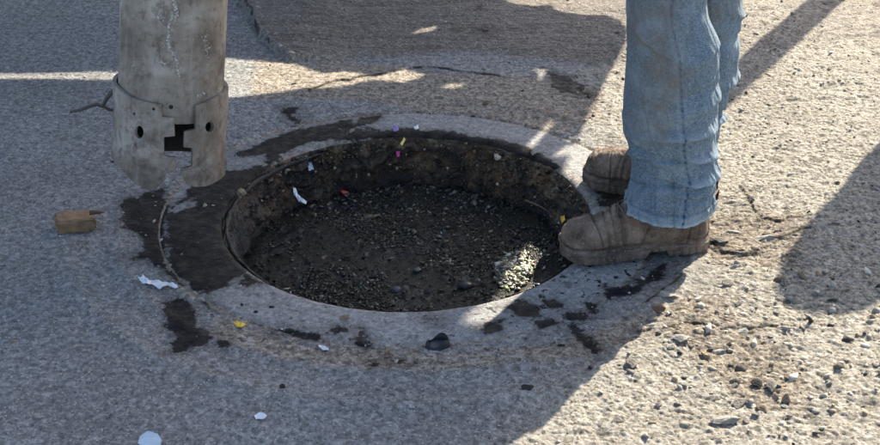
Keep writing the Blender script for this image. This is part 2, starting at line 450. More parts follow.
CRACKS = [gp((238,-20),(248,14),(258,34),(270,47),(290,59)), gp((742,186),(750,198),(757,211),(764,219),(778,223),(800,218)),
          gp((700,232),(722,252),(740,256),(753,253)), gp((590,120),(560,116),(520,104),(470,100)),
          gp((300,96),(330,84),(380,74),(430,68),(500,76)),
          gp((690,262),(676,280),(662,290),(650,300)), gp((740,255),(770,246),(800,232),(840,225)), gp((640,330),(690,322),(730,330),(770,326))]
def relief(x, y, near):
    """height (m) and surface masks; near = bool mask of detailed zone"""
    h = 0.004*(fbm(x*1.6+3, y*1.6, 3, 1)-.5)
    r = np.hypot(x, y)
    z = np.zeros_like(x)
    wet = z.copy(); sandy_sunlit = z.copy(); brown = z.copy(); patch = z.copy(); spots = z.copy(); low = z.copy()
    crackd = np.full(x.shape, .2)
    jx = x+0.04*(fbm(x*9, y*9, 5, 40, .65)-.5); jy = y+0.04*(fbm(x*9+7, y*9, 5, 44, .65)-.5)
    if near is None: near = np.ones(x.shape, bool)
    X = jx[near]; Y = jy[near]
    w = np.full(X.shape, .2)
    for p in WET: w = np.minimum(w, poly_sd(X, Y, p))
    for p in DRY: w = np.maximum(w, -poly_sd(X, Y, p))
    jl = (x[near] < -.2)*np.exp(-((r[near]-R_RING-.001)/.006)**2)
    w = np.maximum(w, jl*.03+(jl-1)*.3)
    wet = np.full(x.shape, .2); wet[near] = np.clip(w, -.2, .2)
    b = z[near].copy()
    for p in BROWN: b = np.maximum(b, sstep(0.05, -0.03, poly_sd(X, Y, p)))
    b = np.maximum(b, .9*np.exp(-((r[near]-R_RING)/.009)**2))
    b = np.maximum(b, .95*sstep(.418, .392, r[near])*sstep(-.05, .12, y[near]))
    brown[near] = b
    sandy_sunlit = sstep(0.05, -0.12, poly_sd(jx, jy, SANDY_SUNLIT))
    pd = poly_sd(jx, jy, PATCH)
    patch = sstep(0.03, -0.03, pd)*(1-0.65*sandy_sunlit)
    # raised slab edge: sharp on its left side, feathered along the bottom
    h += 0.017*sstep(0.002, -0.0035, pd)*sstep(-0.15, -0.32, x) + 0.005*sstep(0.05, -0.08, pd)
    spots = sstep(0.75, 0.5, r)*sstep(-.05, .25, -y+0.35*np.abs(x))*(1-.8*sandy_sunlit)*(.4+.6*sstep(-.1,.3,x))
    # ring joint and shallow dished apron round the ring
    jr = r+0.010*(fbm(x*14, y*14, 3, 60)-.5)
    g = np.exp(-((jr-R_RING)/0.0065)**2)
    h -= 0.0035*g; low -= .35*g
    h -= 0.005*sstep(0.72, 0.52, r)
    h += 0.004*np.exp(-((jr-0.70)/0.02)**2)*sstep(0, -.2, y)
    h += 0.003*np.exp(-((jr-0.60)/0.015)**2)
    if near.any():
        X0 = x[near]; Y0 = y[near]; hn = z[near].copy(); ln = z[near].copy()
        cdm = np.full(X.shape, .2)
        for k, c in enumerate(CRACKS):
            d, sd = line_d(X, Y, c)
            cdm = np.minimum(cdm, d)
            hn += 0.0035*sstep(-.001, .003, d*sd)*np.exp(-(d/0.035)**2)
        crackd[near] = cdm
        wk = 1-.6*sstep(.01, -.01, w)
        sn = sandy_sunlit[near]
        # coarse pitted mortar on the sunlit side, trowel ripples across it
        d1, d2, cid = worley(X0*46+2*vnoise(X0*40, Y0*40, 5), Y0*46, 80)
        hn += (0.0012+0.0006*sn)*(sstep(0.0, 0.35, d2-d1)-.5)
        e1, e2, ec = worley(X0*78+3*fbm(X0*30, Y0*30, 2, 7), Y0*95, 81)
        hn += (0.0006+0.0030*sn)*(ec-.5)*sstep(.02, .25, e2-e1)
        hn += (0.0014+0.0022*sn)*(fbm(X0*40, Y0*60, 5, 90, .75)-.5)*2
        hn += (0.002+0.002*sn)*(fbm(X0*9, Y0*11, 3, 95)-.5)
        str_ = (fbm(X0*5+Y0*1.0, Y0*30+1.5*fbm(X0*3, Y0*3, 2, 96), 4, 97, .6)-.5)
        stm = sstep(0.45, 0.85, Y0)
        hn += 0.0050*str_*stm
        st2 = (fbm(X0*7-Y0*2, Y0*30+X0*6, 3, 99)-.5)
        hn += 0.0035*st2*sn
        # chips knocked out of the surface
        q, q2, cc = worley(X0*9, Y0*9, 120)
        pit = (cc > .62)*sstep(0.13+.12*cc, 0.05, q+0.1*(fbm(X0*60, Y0*60, 3, 130)-.5))*sn
        hn -= 0.004*pit; ln -= .8*pit
        ln += np.minimum(hn, 0)*45
        h[near] += hn*wk*(1-.45*(r[near] < R_RING)); low[near] += ln
    ring = sstep(R_RING+.004, R_RING-.008, r)*sstep(-.6, -.1, y*0)
    return h, dict(ring=ring, crackd=crackd, wet=wet, sandy_sunlit=sandy_sunlit, brown=brown, patch=patch, spots=spots, relief=low)

def polar(name, radii, nth, mat, parent=None, rough_in=0.0):
    th = np.linspace(0, 2*pi, nth, endpoint=False)
    Rr, T = np.meshgrid(np.array(radii), th, indexing='ij')
    if rough_in:
        e = rough_in*(fbm(np.cos(T)*7+9, np.sin(T)*7+9, 6, 33, .7)-.5)
        Rr = Rr + e*np.clip(1-(Rr-radii[0])/0.03, 0, 1)
    x = Rr*np.cos(T); y = Rr*np.sin(T)
    near = (np.abs(x) < 1.6) & (np.abs(y) < 1.6)
    h, at = relief(x, y, near)
    if rough_in:
        h = h - 0.010*np.exp(-(Rr-radii[0])/0.008)
    me = grid_mesh(name, x, y, h, True, at)
    return link(name, me, mat, parent)

radii = [R_RING]
while radii[-1] < 300:
    r = radii[-1]
    radii.append(r + (0.0029 if r < 1.3 else 0.0029*(1+(r-1.3)*10)))
tag(polar('ground', radii, 2300, M_GROUND), kind='structure')

# ---------------------------------------------------------------- the manhole
man = empty('manhole', (0, 0, 0))
tag(man, 'open round manhole with worn concrete ring and black sludge inside', 'manhole')
polar('concrete_ring', list(np.arange(R_HOLE, R_RING+.0001, 0.0036))+[R_RING], 1400, M_GROUND, man, 0.022)
DEPTH = 0.116
th = np.linspace(0, 2*pi, 900, endpoint=False)
ts = np.linspace(0, 1, 64)[:, None]
def rimr(T): return R_HOLE+0.022*(fbm(np.cos(T)*7+9, np.sin(T)*7+9, 6, 33, .7)-.5)
def lip(name, rc, zc, rad, amp, a0, a1, mat):
    T = np.linspace(a0, a1, 700)[None, :]; q = np.linspace(0, 2*pi, 14, endpoint=False)[:, None]
    nn_ = fbm(np.cos(T)*12+5, np.sin(T)*12+q*.5, 5, 250, .65)-.5
    end = np.clip(np.minimum(T-a0, a1-T)/.25, .05, 1)
    rr_ = rad*end*(1+amp*nn_)
    Rr = rc+.010*(fbm(np.cos(T)*5, np.sin(T)*5, 3, 255)-.5)+rr_*np.cos(q); Zr = zc+rr_*np.sin(q)*1.2
    X = Rr*np.cos(T); Y = Rr*np.sin(T)
    X = np.vstack([X, X[:1]]); Y = np.vstack([Y, Y[:1]]); Zr = np.vstack([Zr+0*T, (Zr+0*T)[:1]])
    return link(name, grid_mesh(name, X, Y, Zr, False, {'wet': 0*X+.5, 'smear': 0*X+.9}, flip=True), mat, man)
T = th[None, :]+0*ts
Rw = rimr(T)+(0.352-R_HOLE)*ts**1.3
zz = -0.012-(DEPTH+0.02)*ts+0*T
n = fbm(T*16/1.0, zz*75+20, 4, 200, .6)
w1, w2, wc = worley(T*17, zz*42+30, 210)
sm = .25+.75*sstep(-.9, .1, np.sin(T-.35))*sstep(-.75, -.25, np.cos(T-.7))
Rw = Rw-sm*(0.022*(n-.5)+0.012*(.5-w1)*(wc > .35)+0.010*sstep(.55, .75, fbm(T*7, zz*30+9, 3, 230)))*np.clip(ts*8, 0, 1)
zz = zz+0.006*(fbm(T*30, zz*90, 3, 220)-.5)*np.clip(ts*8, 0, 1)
me = grid_mesh('shaft_wall', Rw*np.cos(T), Rw*np.sin(T), zz, True, {'wet': np.clip((ts-.60+.5*(n-.5))*3.2, 0, .9)+0*T, 'smear': np.clip((1-sm)*1.3, 0, .9)}, flip=True)  # wet also carries the painted shadow band along the sludge
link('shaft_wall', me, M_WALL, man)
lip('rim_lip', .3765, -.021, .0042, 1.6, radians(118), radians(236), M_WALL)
rr = np.linspace(0, 0.40, 150)[:, None]; T = np.linspace(0, 2*pi, 700, endpoint=False)[None, :]
X = rr*np.cos(T); Y = rr*np.sin(T)
def sludge_h(x, y):
    d1, d2, c = worley(x*42, y*42, 300)
    return -DEPTH+0.014*(fbm(x*9, y*9, 4, 310)-.5)+0.008*(c-.5)*sstep(.5, .1, d1)-0.010*sstep(.32, .36, np.hypot(x, y))+0.004*(fbm(x*60, y*60, 3, 320)-.5)
me = grid_mesh('sludge', X, Y, sludge_h(X, Y), True)
o = link('sludge', me, M_SLUDGE, man); o['kind'] = 'stuff'

def chips_mesh(name, pts, sizes, cols, flat=.45, smooth=False):
    """one mesh of many small angular lumps (each a squashed, jittered octahedron)"""
    n = len(pts)
    base = np.array([[1, 0, 0], [.2, 1, 0], [-1, .1, 0], [0, -1, 0], [0, .1, 1], [.1, 0, -1], ])
    F = np.array([[0, 1, 4], [1, 2, 4], [2, 3, 4], [3, 0, 4], [1, 0, 5], [2, 1, 5], [3, 2, 5], [0, 3, 5]])
    V = base[None]+RNG.uniform(-.32, .32, (n, 6, 3))
    asp = np.stack([RNG.uniform(.8, 1.5, n), RNG.uniform(.5, 1, n), RNG.uniform(.5, 1.2, n)*flat], -1)
    V = V*asp[:, None, :]*sizes[:, None, None]
    a = RNG.uniform(0, 2*pi, n); b = RNG.normal(0, .35, n)
    ca, sa, cb, sb = np.cos(a), np.sin(a), np.cos(b), np.sin(b)
    x = V[..., 0]; y = V[..., 1]; z = V[..., 2]
    x, z = x*cb[:, None]-z*sb[:, None], x*sb[:, None]+z*cb[:, None]
    x, y = x*ca[:, None]-y*sa[:, None], x*sa[:, None]+y*ca[:, None]
    V = np.stack([x, y, z], -1)+pts[:, None, :]
    FF = (F[None]+6*np.arange(n)[:, None, None]).reshape(-1, 3).astype(np.int32)
    me = bpy.data.meshes.new(name)
    me.vertices.add(n*6); me.vertices.foreach_set('co', V.reshape(-1).astype(np.float32))
    me.loops.add(FF.size); me.loops.foreach_set('vertex_index', FF.ravel())
    me.polygons.add(len(FF)); me.polygons.foreach_set('loop_start', np.arange(0, FF.size, 3, dtype=np.int32))
    me.polygons.foreach_set('loop_total', np.full(len(FF), 3, np.int32)); me.update()
    ca_ = me.color_attributes.new('tint', 'FLOAT_COLOR', 'POINT')
    C = np.repeat(np.concatenate([cols, np.ones((n, 1))], 1), 6, 0)
    ca_.data.foreach_set('color', C.ravel().astype(np.float32))
    return me
def pick(pal, wts, n):
    i = RNG.choice(len(pal), n, p=np.array(wts)/sum(wts))
    return np.array(pal)[i]*RNG.uniform(.7, 1.3, (n, 1))
# floating rubbish chips on the sludge
n = 30000
r = 0.372*np.sqrt(RNG.uniform(0, 1, n)); t = RNG.uniform(0, 2*pi, n)
x = r*np.cos(t); y = r*np.sin(t)
dn = fbm(x*11+4, y*11, 4, 700, .6)
kk = RNG.uniform(0, 1, n) < sstep(.38, .62, dn)*.9+.08
x = x[kk]; y = y[kk]; n = len(x)
sz = (RNG.gamma(1.5, .0011, n)+.0007)
pal = [(.006, .006, .006), (.028, .026, .015), (.085, .074, .038), (.20, .175, .10), (.035, .05, .03), (.42, .40, .33), (.30, .26, .13), (.30, .16, .18), (.10, .15, .18)]
wt = [36, 28, 16, 7, 7, 1.9, 1.7, .5, .9]
me = chips_mesh('floating_debris', np.stack([x, y, sludge_h(x, y)+.001], -1), sz, pick(pal, wt, n))
o = link('floating_debris', me, M_CHIP, man); o['kind'] = 'stuff'
n = 110
r = 0.34*np.sqrt(RNG.uniform(0, 1, n)); t = RNG.uniform(0, 2*pi, n); t[:45] = RNG.uniform(.9, 2.4, 45); r[:45] = RNG.uniform(.29, .345, 45)
x = r*np.cos(t); y = r*np.sin(t)
me = chips_mesh('floating_scum', np.stack([x, y, sludge_h(x, y)+.0015], -1), RNG.gamma(3, .0016, n)+.003, pick([(.10, .10, .10), (.20, .19, .17), (.05, .05, .05), (.34, .33, .30), (.13, .11, .06), (.10, .14, .18)], [14, 7, 14, 2, 8, 2], n), .3)
o = link('floating_scum', me, M_CHIP, man); o['kind'] = 'stuff'
# litter scraps tinted pale where the sun reaches the sludge, painting in its light
pc = G(510, 268, -DEPTH)
n = 900
a_ = RNG.uniform(0, 2*pi, n); q_ = RNG.uniform(0, 1, n)**.6
x = pc[0]+.008+.040*q_*np.cos(a_)+.01*q_*np.sin(a_); y = pc[1]-.01+.075*q_*np.sin(a_)+RNG.normal(0, .006, n)
pal2 = [(.52, .49, .36), (.62, .60, .50), (.28, .31, .13), (.42, .27, .22), (.10, .09, .06), (.42, .38, .18), (.30, .25, .30), (.03, .027, .02)]
me = chips_mesh('sunlit_litter', np.stack([x, y, sludge_h(x, y)+.003], -1), RNG.gamma(2.4, .0014, n)+.0015, pick(pal2, [20, 14, 8, 3, 16, 9, 1, 26], n), .45)
o = link('sunlit_litter', me, M_CHIP, man); o['kind'] = 'stuff'
# crumbs stuck on the wall and standing proud of it
n = 7000
t = RNG.uniform(0, 2*pi, n); q = RNG.uniform(0, 1, n)**.9
rw = rimr(t)+(0.352-R_HOLE)*q**1.3-.006
side = sstep(-.9, .1, np.sin(t-.35))*sstep(-.75, -.25, np.cos(t-.7))
kp = RNG.uniform(0, 1, n) < .06+.94*side
t, q, rw = t[kp], q[kp], rw[kp]; n = len(t)
pt = np.stack([rw*np.cos(t), rw*np.sin(t), -0.012-(DEPTH)*q], -1)
me = chips_mesh('wall_crumbs', pt, (RNG.gamma(1.3, .0010, n)+.0008)*(1.25-.6*np.abs(pt[:, 2])/DEPTH), pick([(.05, .034, .022), (.11, .072, .04), (.19, .125, .068), (.36, .29, .20), (.014, .012, .011), (.55, .51, .42)], [28, 28, 15, 4, 28, 1.6], n), 1.0)
o = link('wall_crumbs', me, M_CHIP, man); o['kind'] = 'stuff'

# loose grit over the ground: dense on the worn sunlit side
n = 15000
x = RNG.uniform(-1.4, 1.6, n); y = RNG.uniform(-1.0, 1.45, n)
sd = sstep(0.05, -0.12, poly_sd(x, y, SANDY_SUNLIT))
rr_ = np.hypot(x, y)
bad = poly_sd(x, y, gp((640,300),(800,240),(900,230),(900,420),(700,420),(640,340)))
keep = (rr_ > .40) & (RNG.uniform(0, 1, n) < .08+.26*sd+.22*(bad < 0)+.18*(np.abs(rr_-.53) < .04))
x = x[keep]; y = y[keep]; sd = sd[keep]; bad = bad[keep]; n = len(x)
hh = relief(x, y, None)[0]
sz = (RNG.gamma(1.7, .0013, n)+.0010)*(1+.55*sd*(bad < 0))
colg = pick([(.30, .275, .24), (.45, .41, .35), (.13, .11, .09), (.40, .32, .22), (.62, .58, .50), (.05, .043, .035)], [22, 18, 10, 18, 8, 8], n)
o = link('loose_grit', chips_mesh('loose_grit', np.stack([x, y, hh+sz*.2], -1), sz, colg, .6), M_GRIT)
o['kind'] = 'stuff'; o['label'] = 'fine grit and crumbs scattered over the concrete'

def gz(x, y):
    return float(relief(np.array([x]), np.array([y]), None)[0][0])

# ---------------------------------------------------------------- stones
def rock_mesh(name, seed, sub=2):
    bm = bmesh.new(); bmesh.ops.create_icosphere(bm, subdivisions=sub, radius=1)
    rg = random.Random(seed)
    pl = [(Vector((rg.gauss(0, 1), rg.gauss(0, 1), rg.gauss(0, 1))).normalized(), rg.uniform(.38, .72)) for _ in range(12)]
    for v in bm.verts:
        for nn, d in pl:
            e = v.co.dot(nn)-d
            if e > 0: v.co -= nn*e
        v.co *= 1+rg.uniform(-.03, .03)
    me = bpy.data.meshes.new(name); bm.to_mesh(me); bm.free(); return me
ROCKS = [rock_mesh('stone', k) for k in range(6)]
def mat_stone(name, col): return mat_plain(name, col, .9, .75, 2.6, bd=.35)
SM = dict(grey=mat_stone('grey_stone', (.34, .305, .255)), pale=mat_stone('pale_stone', (.60, .56, .48)), black=mat_stone('black_stone', (.032, .031, .032)),
          tan=mat_stone('tan_stone', (.50, .38, .24)), rust=mat_stone('rusty_stone', (.42, .22, .10)), cream=mat_stone('cream_stone', (.66, .60, .46)))
GSTONE = 'loose stones lying on the broken concrete'
def stone(u, v, w, hgt, kind, label, dep=None, rot=None, z0=None, group=GSTONE, seed=None):
    """w, hgt: size in the photograph's pixels"""
    p = G(u, v); sc = w/CAM_F*2.95/2
    me = ROCKS[(seed if seed is not None else int(u+v)) % 6].copy()
    me.materials.clear(); me.materials.append(SM[kind])
    o = bpy.data.objects.new('stone', me); COL.objects.link(o)
    b = max(hgt/CAM_F*2.95/2, .002)*(.75 if kind == 'black' else 1)
    sc *= (.85 if kind == 'black' else 1)
    o.scale = (sc*1.25, b*1.9, b*.9)
    o.rotation_euler = (random.uniform(-.2, .2), random.uniform(-.15, .15), rot if rot is not None else random.uniform(-.4, .4))
    zz = (gz(p[0], p[1]) if z0 is None else z0)
    o.location = (p[0], p[1], zz+b*.16)
    tag(o, label, 'stone', group)
    return o
stone(660, 309, 12, 9, 'rust', 'rusty orange brown stone just right of the shadow edge below the near boot')
stone(653, 319, 13, 7, 'grey', 'grey brown chip under the rusty stone by the shadow edge')
stone(669, 296, 26, 7, 'pale', 'long pale flake of concrete above the rusty stone')
stone(681, 341, 18, 8, 'pale', 'pale rounded stone in the middle of the sunlit rubble')
stone(672, 348, 10, 6, 'pale', 'small pale stone just left of the pale rounded stone')
stone(706, 355, 10, 9, 'tan', 'tan stone with dark edge lying centre of the rubble')
stone(720, 351, 12, 6, 'pale', 'flat pale stone right of the tan stone')
stone(632, 366, 13, 11, 'grey', 'grey weathered lump alone on the sunlit concrete left of the rubble')
stone(617, 421, 12, 7, 'grey', 'small grey lump near the bottom edge on sunlit concrete')
stone(735, 383, 13, 9, 'black', 'dark stone leftmost of the dark stones at lower right')
stone(757, 385, 14, 12, 'black', 'black stone second of the dark stones at lower right')
stone(772, 388, 11, 13, 'grey', 'dark grey upright stone third of the dark stones at lower right')
stone(774, 400, 8, 9, 'black', 'small black stone below the dark grey upright stone')
stone(786, 402, 10, 12, 'black', 'black stone rightmost of the dark cluster at lower right')
stone(763, 409, 12, 8, 'tan', 'orange tan stone below the dark cluster at lower right')
stone(727, 422, 25, 9, 'pale', 'wide pale flake near the bottom of the sunlit rubble')
stone(739, 405, 14, 7, 'grey', 'grey flat chip between the wide pale flake and dark stones')
stone(766, 239, 24, 8, 'pale', 'pale broken wedge of concrete on the crack right of the heel')
stone(720, 242, 22, 7, 'grey', 'grey green lump behind the heel of the near boot')
stone(735, 232, 16, 6, 'pale', 'pale chip of mortar above the ledge right of the heel')
stone(728, 285, 17, 6, 'grey', 'grey flake on the sunlit ground right of the long pale flake')
stone(700, 306, 13, 5, 'grey', 'thin grey chip above the tan stone')
stone(744, 330, 15, 6, 'pale', 'pale chip left of the rounded shadow at right')
stone(528, 389, 19, 8, 'black', 'black flat stone alone in the shade near the shadow edge')
stone(282, 388, 6, 8, 'black', 'tiny black triangular chip on shaded concrete at lower left centre')
stone(182, 289, 10, 7, 'cream', 'cream stone at the end of the white plastic strip')
stone(201, 298, 8, 6, 'pale', 'small white stone just inside the ring joint at left')
stone(170, 262, 5, 4, 'pale', 'tiny pale stone on the ring joint above the cream stone')
stone(388, 350, 6, 5, 'rust', 'tiny reddish pebble on the brown joint in front of the hole')
stone(344, 316, 12, 5, 'tan', 'flat tan pebble by the front rim of the hole')
stone(446, 337, 10, 4, 'tan', 'tan pebble touching the crushed dark cup')
stone(562, 345, 8, 5, 'black', 'small black pebble at the shadow edge')
stone(569, 283, 8, 7, 'grey', 'dark grey pebble on the ring just below the near boot toe')
stone(486, 104, 9, 6, 'rust', 'reddish brown pebble behind the hole')
stone(472, 114, 8, 5, 'black', 'black pebble behind the back rim of the hole')
stone(292, 84, 10, 4, 'pale', 'pale chip on the sunlit band left of centre')
stone(256, 310, 6, 4, 'black', 'small black crumb on the front left of the ring')
stone(272, 305, 6, 4, 'black', 'small black crumb right of another on the front left of the ring')
stone(242, 303, 5, 4, 'black', 'tiny black crumb near the front left rim')
stone(498, 155, 12, 7, 'cream', 'cream stone perched on the back right rim of the hole', z0=-.006)
stone(534, 152, 7, 8, 'pale', 'white chip standing on the back right rim', z0=-.004)
stone(242, 191, 9, 11, 'tan', 'tan oblong stone on the dark wet left rim', rot=-.6)
# medium stones strewn over the rubble corner, each on its own
ANCH = [(660,309,'the rusty stone by the shadow edge'),(681,341,'the pale rounded stone'),(706,355,'the tan stone in the rubble'),(632,366,'the grey weathered lump'),
        (727,422,'the wide pale flake'),(763,409,'the orange tan stone'),(757,385,'the cluster of black stones'),(617,421,'the small grey lump near the bottom edge'),
        (766,239,'the broken wedge on the crack'),(728,285,'the grey flake under the heel'),(744,330,'the pale chip by the rounded shadow')]
used = set(); rg = random.Random(11); tries = 0
while len(used) < 40 and tries < 900:
    tries += 1
    u = rg.uniform(628, 789); v = rg.uniform(268, 440)
    if (u-640)+(v-445)*.9 < -40: continue
    k = rg.choice(['grey', 'pale', 'grey', 'tan', 'pale', 'pale', 'tan', 'grey', 'black'])
    w = rg.uniform(3.5, 8)
    au, av, an = min(ANCH, key=lambda a: (a[0]-u)**2+(a[1]-v)**2*2)
    dx, dy = u-au, v-av
    if abs(dx)+abs(dy)*1.3 < 14: continue
    word = dict(grey='grey', pale='pale', tan='tan', black='dark')[k]
    key = 'small %s pebble %s %s' % (word, ('right of' if dx > 0 else 'left of') if abs(dx) > abs(dy)*1.3 else ('below' if dy > 0 else 'behind'), an)
    if key in used: continue
    used.add(key)
    o = stone(u, v, w, w*rg.uniform(.45, .8), k, key, group='small pebbles in the sunlit rubble')
    o.name = 'pebble'; o['category'] = 'pebble'

# ---------------------------------------------------------------- litter
def scrap_mesh(name, outline, z=.002, crumple=.003, seed=0, thick=.0008):
    """crumpled flat scrap from an outline in metres, with thickness"""
    rg = random.Random(seed)
    bm = bmesh.new()
    vs = [bm.verts.new((x, y, 0)) for x, y in outline]
    f = bm.faces.new(vs)
    bmesh.ops.triangulate(bm, faces=[f])
    bmesh.ops.subdivide_edges(bm, edges=list(bm.edges), cuts=2, use_grid_fill=True)
    for v in bm.verts: v.co.z = z+rg.uniform(0, crumple)
    bmesh.ops.solidify(bm, geom=list(bm.faces), thickness=thick)
    bmesh.ops.recalc_face_normals(bm, faces=bm.faces)
    me = bpy.data.meshes.new(name); bm.to_mesh(me); bm.free(); return me
def scrap(name, pts, mat, label, cat, z0=None, crumple=.003, zoff=.002, group=None):
    g = [G(u, v, z0 or 0) for u, v in pts]
    cx = sum(p[0] for p in g)/len(g); cy = sum(p[1] for p in g)/len(g)
    base = (gz(cx, cy) if z0 is None else z0)
    me = scrap_mesh(name, [(p[0]-cx, p[1]-cy) for p in g], zoff, crumple, int(cx*1000))
    o = link(name, me, mat); o.location = (cx, cy, base)
    return tag(o, label, cat, group)
M_WHITE = mat_plain('white_plastic', (.74, .78, .80), .5, .25)
M_YEL = mat_plain('yellow_leaf', (.80, .52, .05), .6, .3)
M_YEL2 = mat_plain('dull_yellow', (.55, .50, .12), .6, .3)
M_RED = mat_plain('red_scrap', (.65, .10, .07), .5, .2)
M_PUR = mat_plain('purple_scrap', (.20, .12, .45), .5, .2)
M_MAG = mat_plain('magenta_scrap', (.55, .06, .25), .5, .2)
M_PALEB = mat_plain('pale_blue_scrap', (.50, .62, .70), .5, .2)
M_BLACKP = mat_plain('black_plastic', (.022, .023, .024), .7, .5, 30)
M_WOOD = mat_plain('orange_brown_wood', (.30, .185, .10), .85, .85, 45, bd=.003)
M_GREEN = mat_plain('green_stalk', (.28, .34, .10), .7, .3)
scrap('plastic_strip', [(138,279),(143,276),(147,280),(155,281),(166,283),(176,285),(179,289),(168,287),(160,289),(152,286),(144,284)], M_WHITE, 'crumpled white plastic strip on shaded concrete left of the ring', 'plastic', crumple=.006)
scrap('plastic_scrap', [(140,438),(148,433),(158,436),(162,442),(160,450),(146,449),(138,445)], M_PALEB, 'pale film scrap at the bottom left corner of the pavement', 'plastic', crumple=.002)
scrap('plastic_scrap', [(254,418),(261,415),(267,418),(265,421),(256,421)], M_WHITE, 'tiny white chip on shaded concrete right of the pale film scrap', 'plastic')
scrap('plastic_scrap', [(318,344),(325,346),(329,349),(325,350),(319,347)], M_WHITE, 'tiny white flake on the brown joint in front of the hole', 'plastic')
scrap('fallen_leaf', [(233,323),(238,321),(241,323),(247,324),(244,327),(238,327)], M_YEL, 'small bright yellow leaf on shaded concrete before the ring', 'leaf', crumple=.003)
scrap('paper_scrap', [(293,190),(296,192),(299,198),(307,204),(305,206),(299,203),(294,196)], M_WHITE, 'white curled scrap on the inner left wall of the hole', 'paper', z0=-.06, crumple=.008)
scrap('plastic_scrap', [(308,166),(311,164),(314,172),(309,173)], M_PALEB, 'pale blue scrap high on the inner back left wall', 'plastic', z0=-.04, crumple=.006)
scrap('plastic_scrap', [(341,193),(345,192),(349,194),(344,196)], M_RED, 'small red scrap at the foot of the back wall', 'plastic', z0=-.12)
scrap('petal', [(393,128),(398,127),(399,132),(394,133)], M_PUR, 'purple petal on the back rim of the hole', 'petal', z0=0.0)
scrap('fallen_leaf', [(400,146),(404,139),(406,141),(402,147)], M_YEL2, 'yellow sliver of leaf hanging over the back rim', 'leaf', z0=-.01, crumple=.004)
scrap('petal', [(396,153),(400,152),(400,157),(397,158)], M_MAG, 'magenta petal caught on the back wall', 'petal', z0=-.04)
scrap('plastic_scrap', [(414,128),(418,126),(419,130),(415,131)], M_WHITE, 'white speck on the back rim right of the purple petal', 'plastic', z0=.001)
scrap('fallen_leaf', [(560,219),(564,217),(565,222),(562,225)], M_YEL, 'yellow leaf on the right wall by the near boot toe', 'leaf', z0=-.07, crumple=.004)
scrap('stalk', [(355,284),(365,282),(366,284),(356,286)], M_GREEN, 'short green stalk floating on the sludge', 'stalk', z0=-.12)
scrap('paper_scrap', [(439,231),(442,229),(446,238),(444,240)], M_WHITE, 'thin white splinter floating right of the hole centre', 'paper', z0=-.12)
# thin twig along the right wall
p = [G(u, v, z) for u, v, z in ((525,200,-.09),(540,206,-.10),(556,216,-.11),(568,228,-.12))]
tag(link('twig', tube_mesh('twig', p, [.0022, .002, .0016, .001], 6), M_WOOD), 'thin bent twig lying along the right inner wall', 'twig')
# black plastic cap
cp = G(438, 343)
cap = empty('crushed_cup', (cp[0], cp[1], gz(cp[0], cp[1])), .3)
tag(cap, 'crushed dark plastic cup on the concrete in front of the hole', 'cup')
me = lathe_mesh('cup_wall', [(.021, 0), (.0225, .002), (.021, .014), (.019, .024), (.0175, .0245), (.019, .013), (.019, .002)], 24)
for v in me.vertices:
    v.co.x *= 1.05; v.co.y *= .8; v.co.z *= .62+.25*sin(v.co.x*160)+.1*sin(v.co.y*230)
link('cup_wall', me, M_BLACKP, cap)
me = lathe_mesh('cup_lid', [(.0001, .007), (.012, .0078), (.0180, .006)], 24); link('cup_lid', me, mat_plain('smoky_plastic', (.07, .08, .09), .25, .6, 40), cap)
# wood offcut at the left
g0 = G(76, 228)
wb = empty('wood_offcut', (g0[0], g0[1], 0), .35)
tag(wb, 'weathered orange brown wood offcut on the pavement left of the suction pipe', 'wood')
bmw = bmesh.new()
bmesh.ops.create_cube(bmw, size=1)
for v in bmw.verts:
    v.co = Vector((v.co.x*.078, v.co.y*(.052+.012*v.co.x), .002+(v.co.z+.5)*(.027-.006*v.co.x)))
bmesh.ops.subdivide_edges(bmw, edges=list(bmw.edges), cuts=3, use_grid_fill=True)
bmesh.ops.bevel(bmw, geom=[e for e in bmw.edges if len(e.link_faces) == 2 and e.calc_face_angle() > .6], offset=.004, segments=2, affect='EDGES')
rg = random.Random(3)
for v in bmw.verts: v.co += Vector((rg.uniform(-1, 1), rg.uniform(-1, 1), rg.uniform(-1, 1)))*.002
me = bpy.data.meshes.new('block'); bmw.to_mesh(me); bmw.free()
link('block', me, M_WOOD, wb)
link('splinter', tube_mesh('splinter', [(.03, -.015, .037), (.047, -.012, .034), (.06, -.008, .03)], [.005, .004, .001], 6), mat_plain('dark_wood', (.10, .06, .035), .85), wb)

# ---------------------------------------------------------------- suction pipe
PB = Vector((-.4585, -.15, .195))
PAX = Vector((.028, .055, .30)).normalized()
pipe = empty('suction_pipe', (PB.x, PB.y, PB.z))
pipe.rotation_euler = PAX.to_track_quat('Z', 'Y').to_euler()
tag(pipe, 'dented steel suction pipe with notched split collar hanging over the left rim', 'pipe')
Mi = (Matrix.Translation(PB) @ PAX.to_track_quat('Z', 'Y').to_matrix().to_4x4()).inverted()
M3 = Mi.to_3x3()
ZREF = M3 @ Vector((CAM_X-PB.x, -CAM_D-PB.y, 0))
PH0 = math.atan2(ZREF.y, ZREF.x)       # the side that faces the camera
def on_pipe(u, v, R):
    o = Mi @ Vector(CP); d = M3 @ Vector(ray(u, v))
    a = d.x**2+d.y**2; b = 2*(o.x*d.x+o.y*d.y); c = o.x**2+o.y**2-R*R
    D = b*b-4*a*c
    if D < 0: t = -b/(2*a)
    else: t = (-b-math.sqrt(D))/(2*a)
    p = o+d*t
    ph = math.atan2(p.y, p.x)-PH0
    while ph > pi: ph -= 2*pi
    while ph < -pi: ph += 2*pi
    return ph, p.z
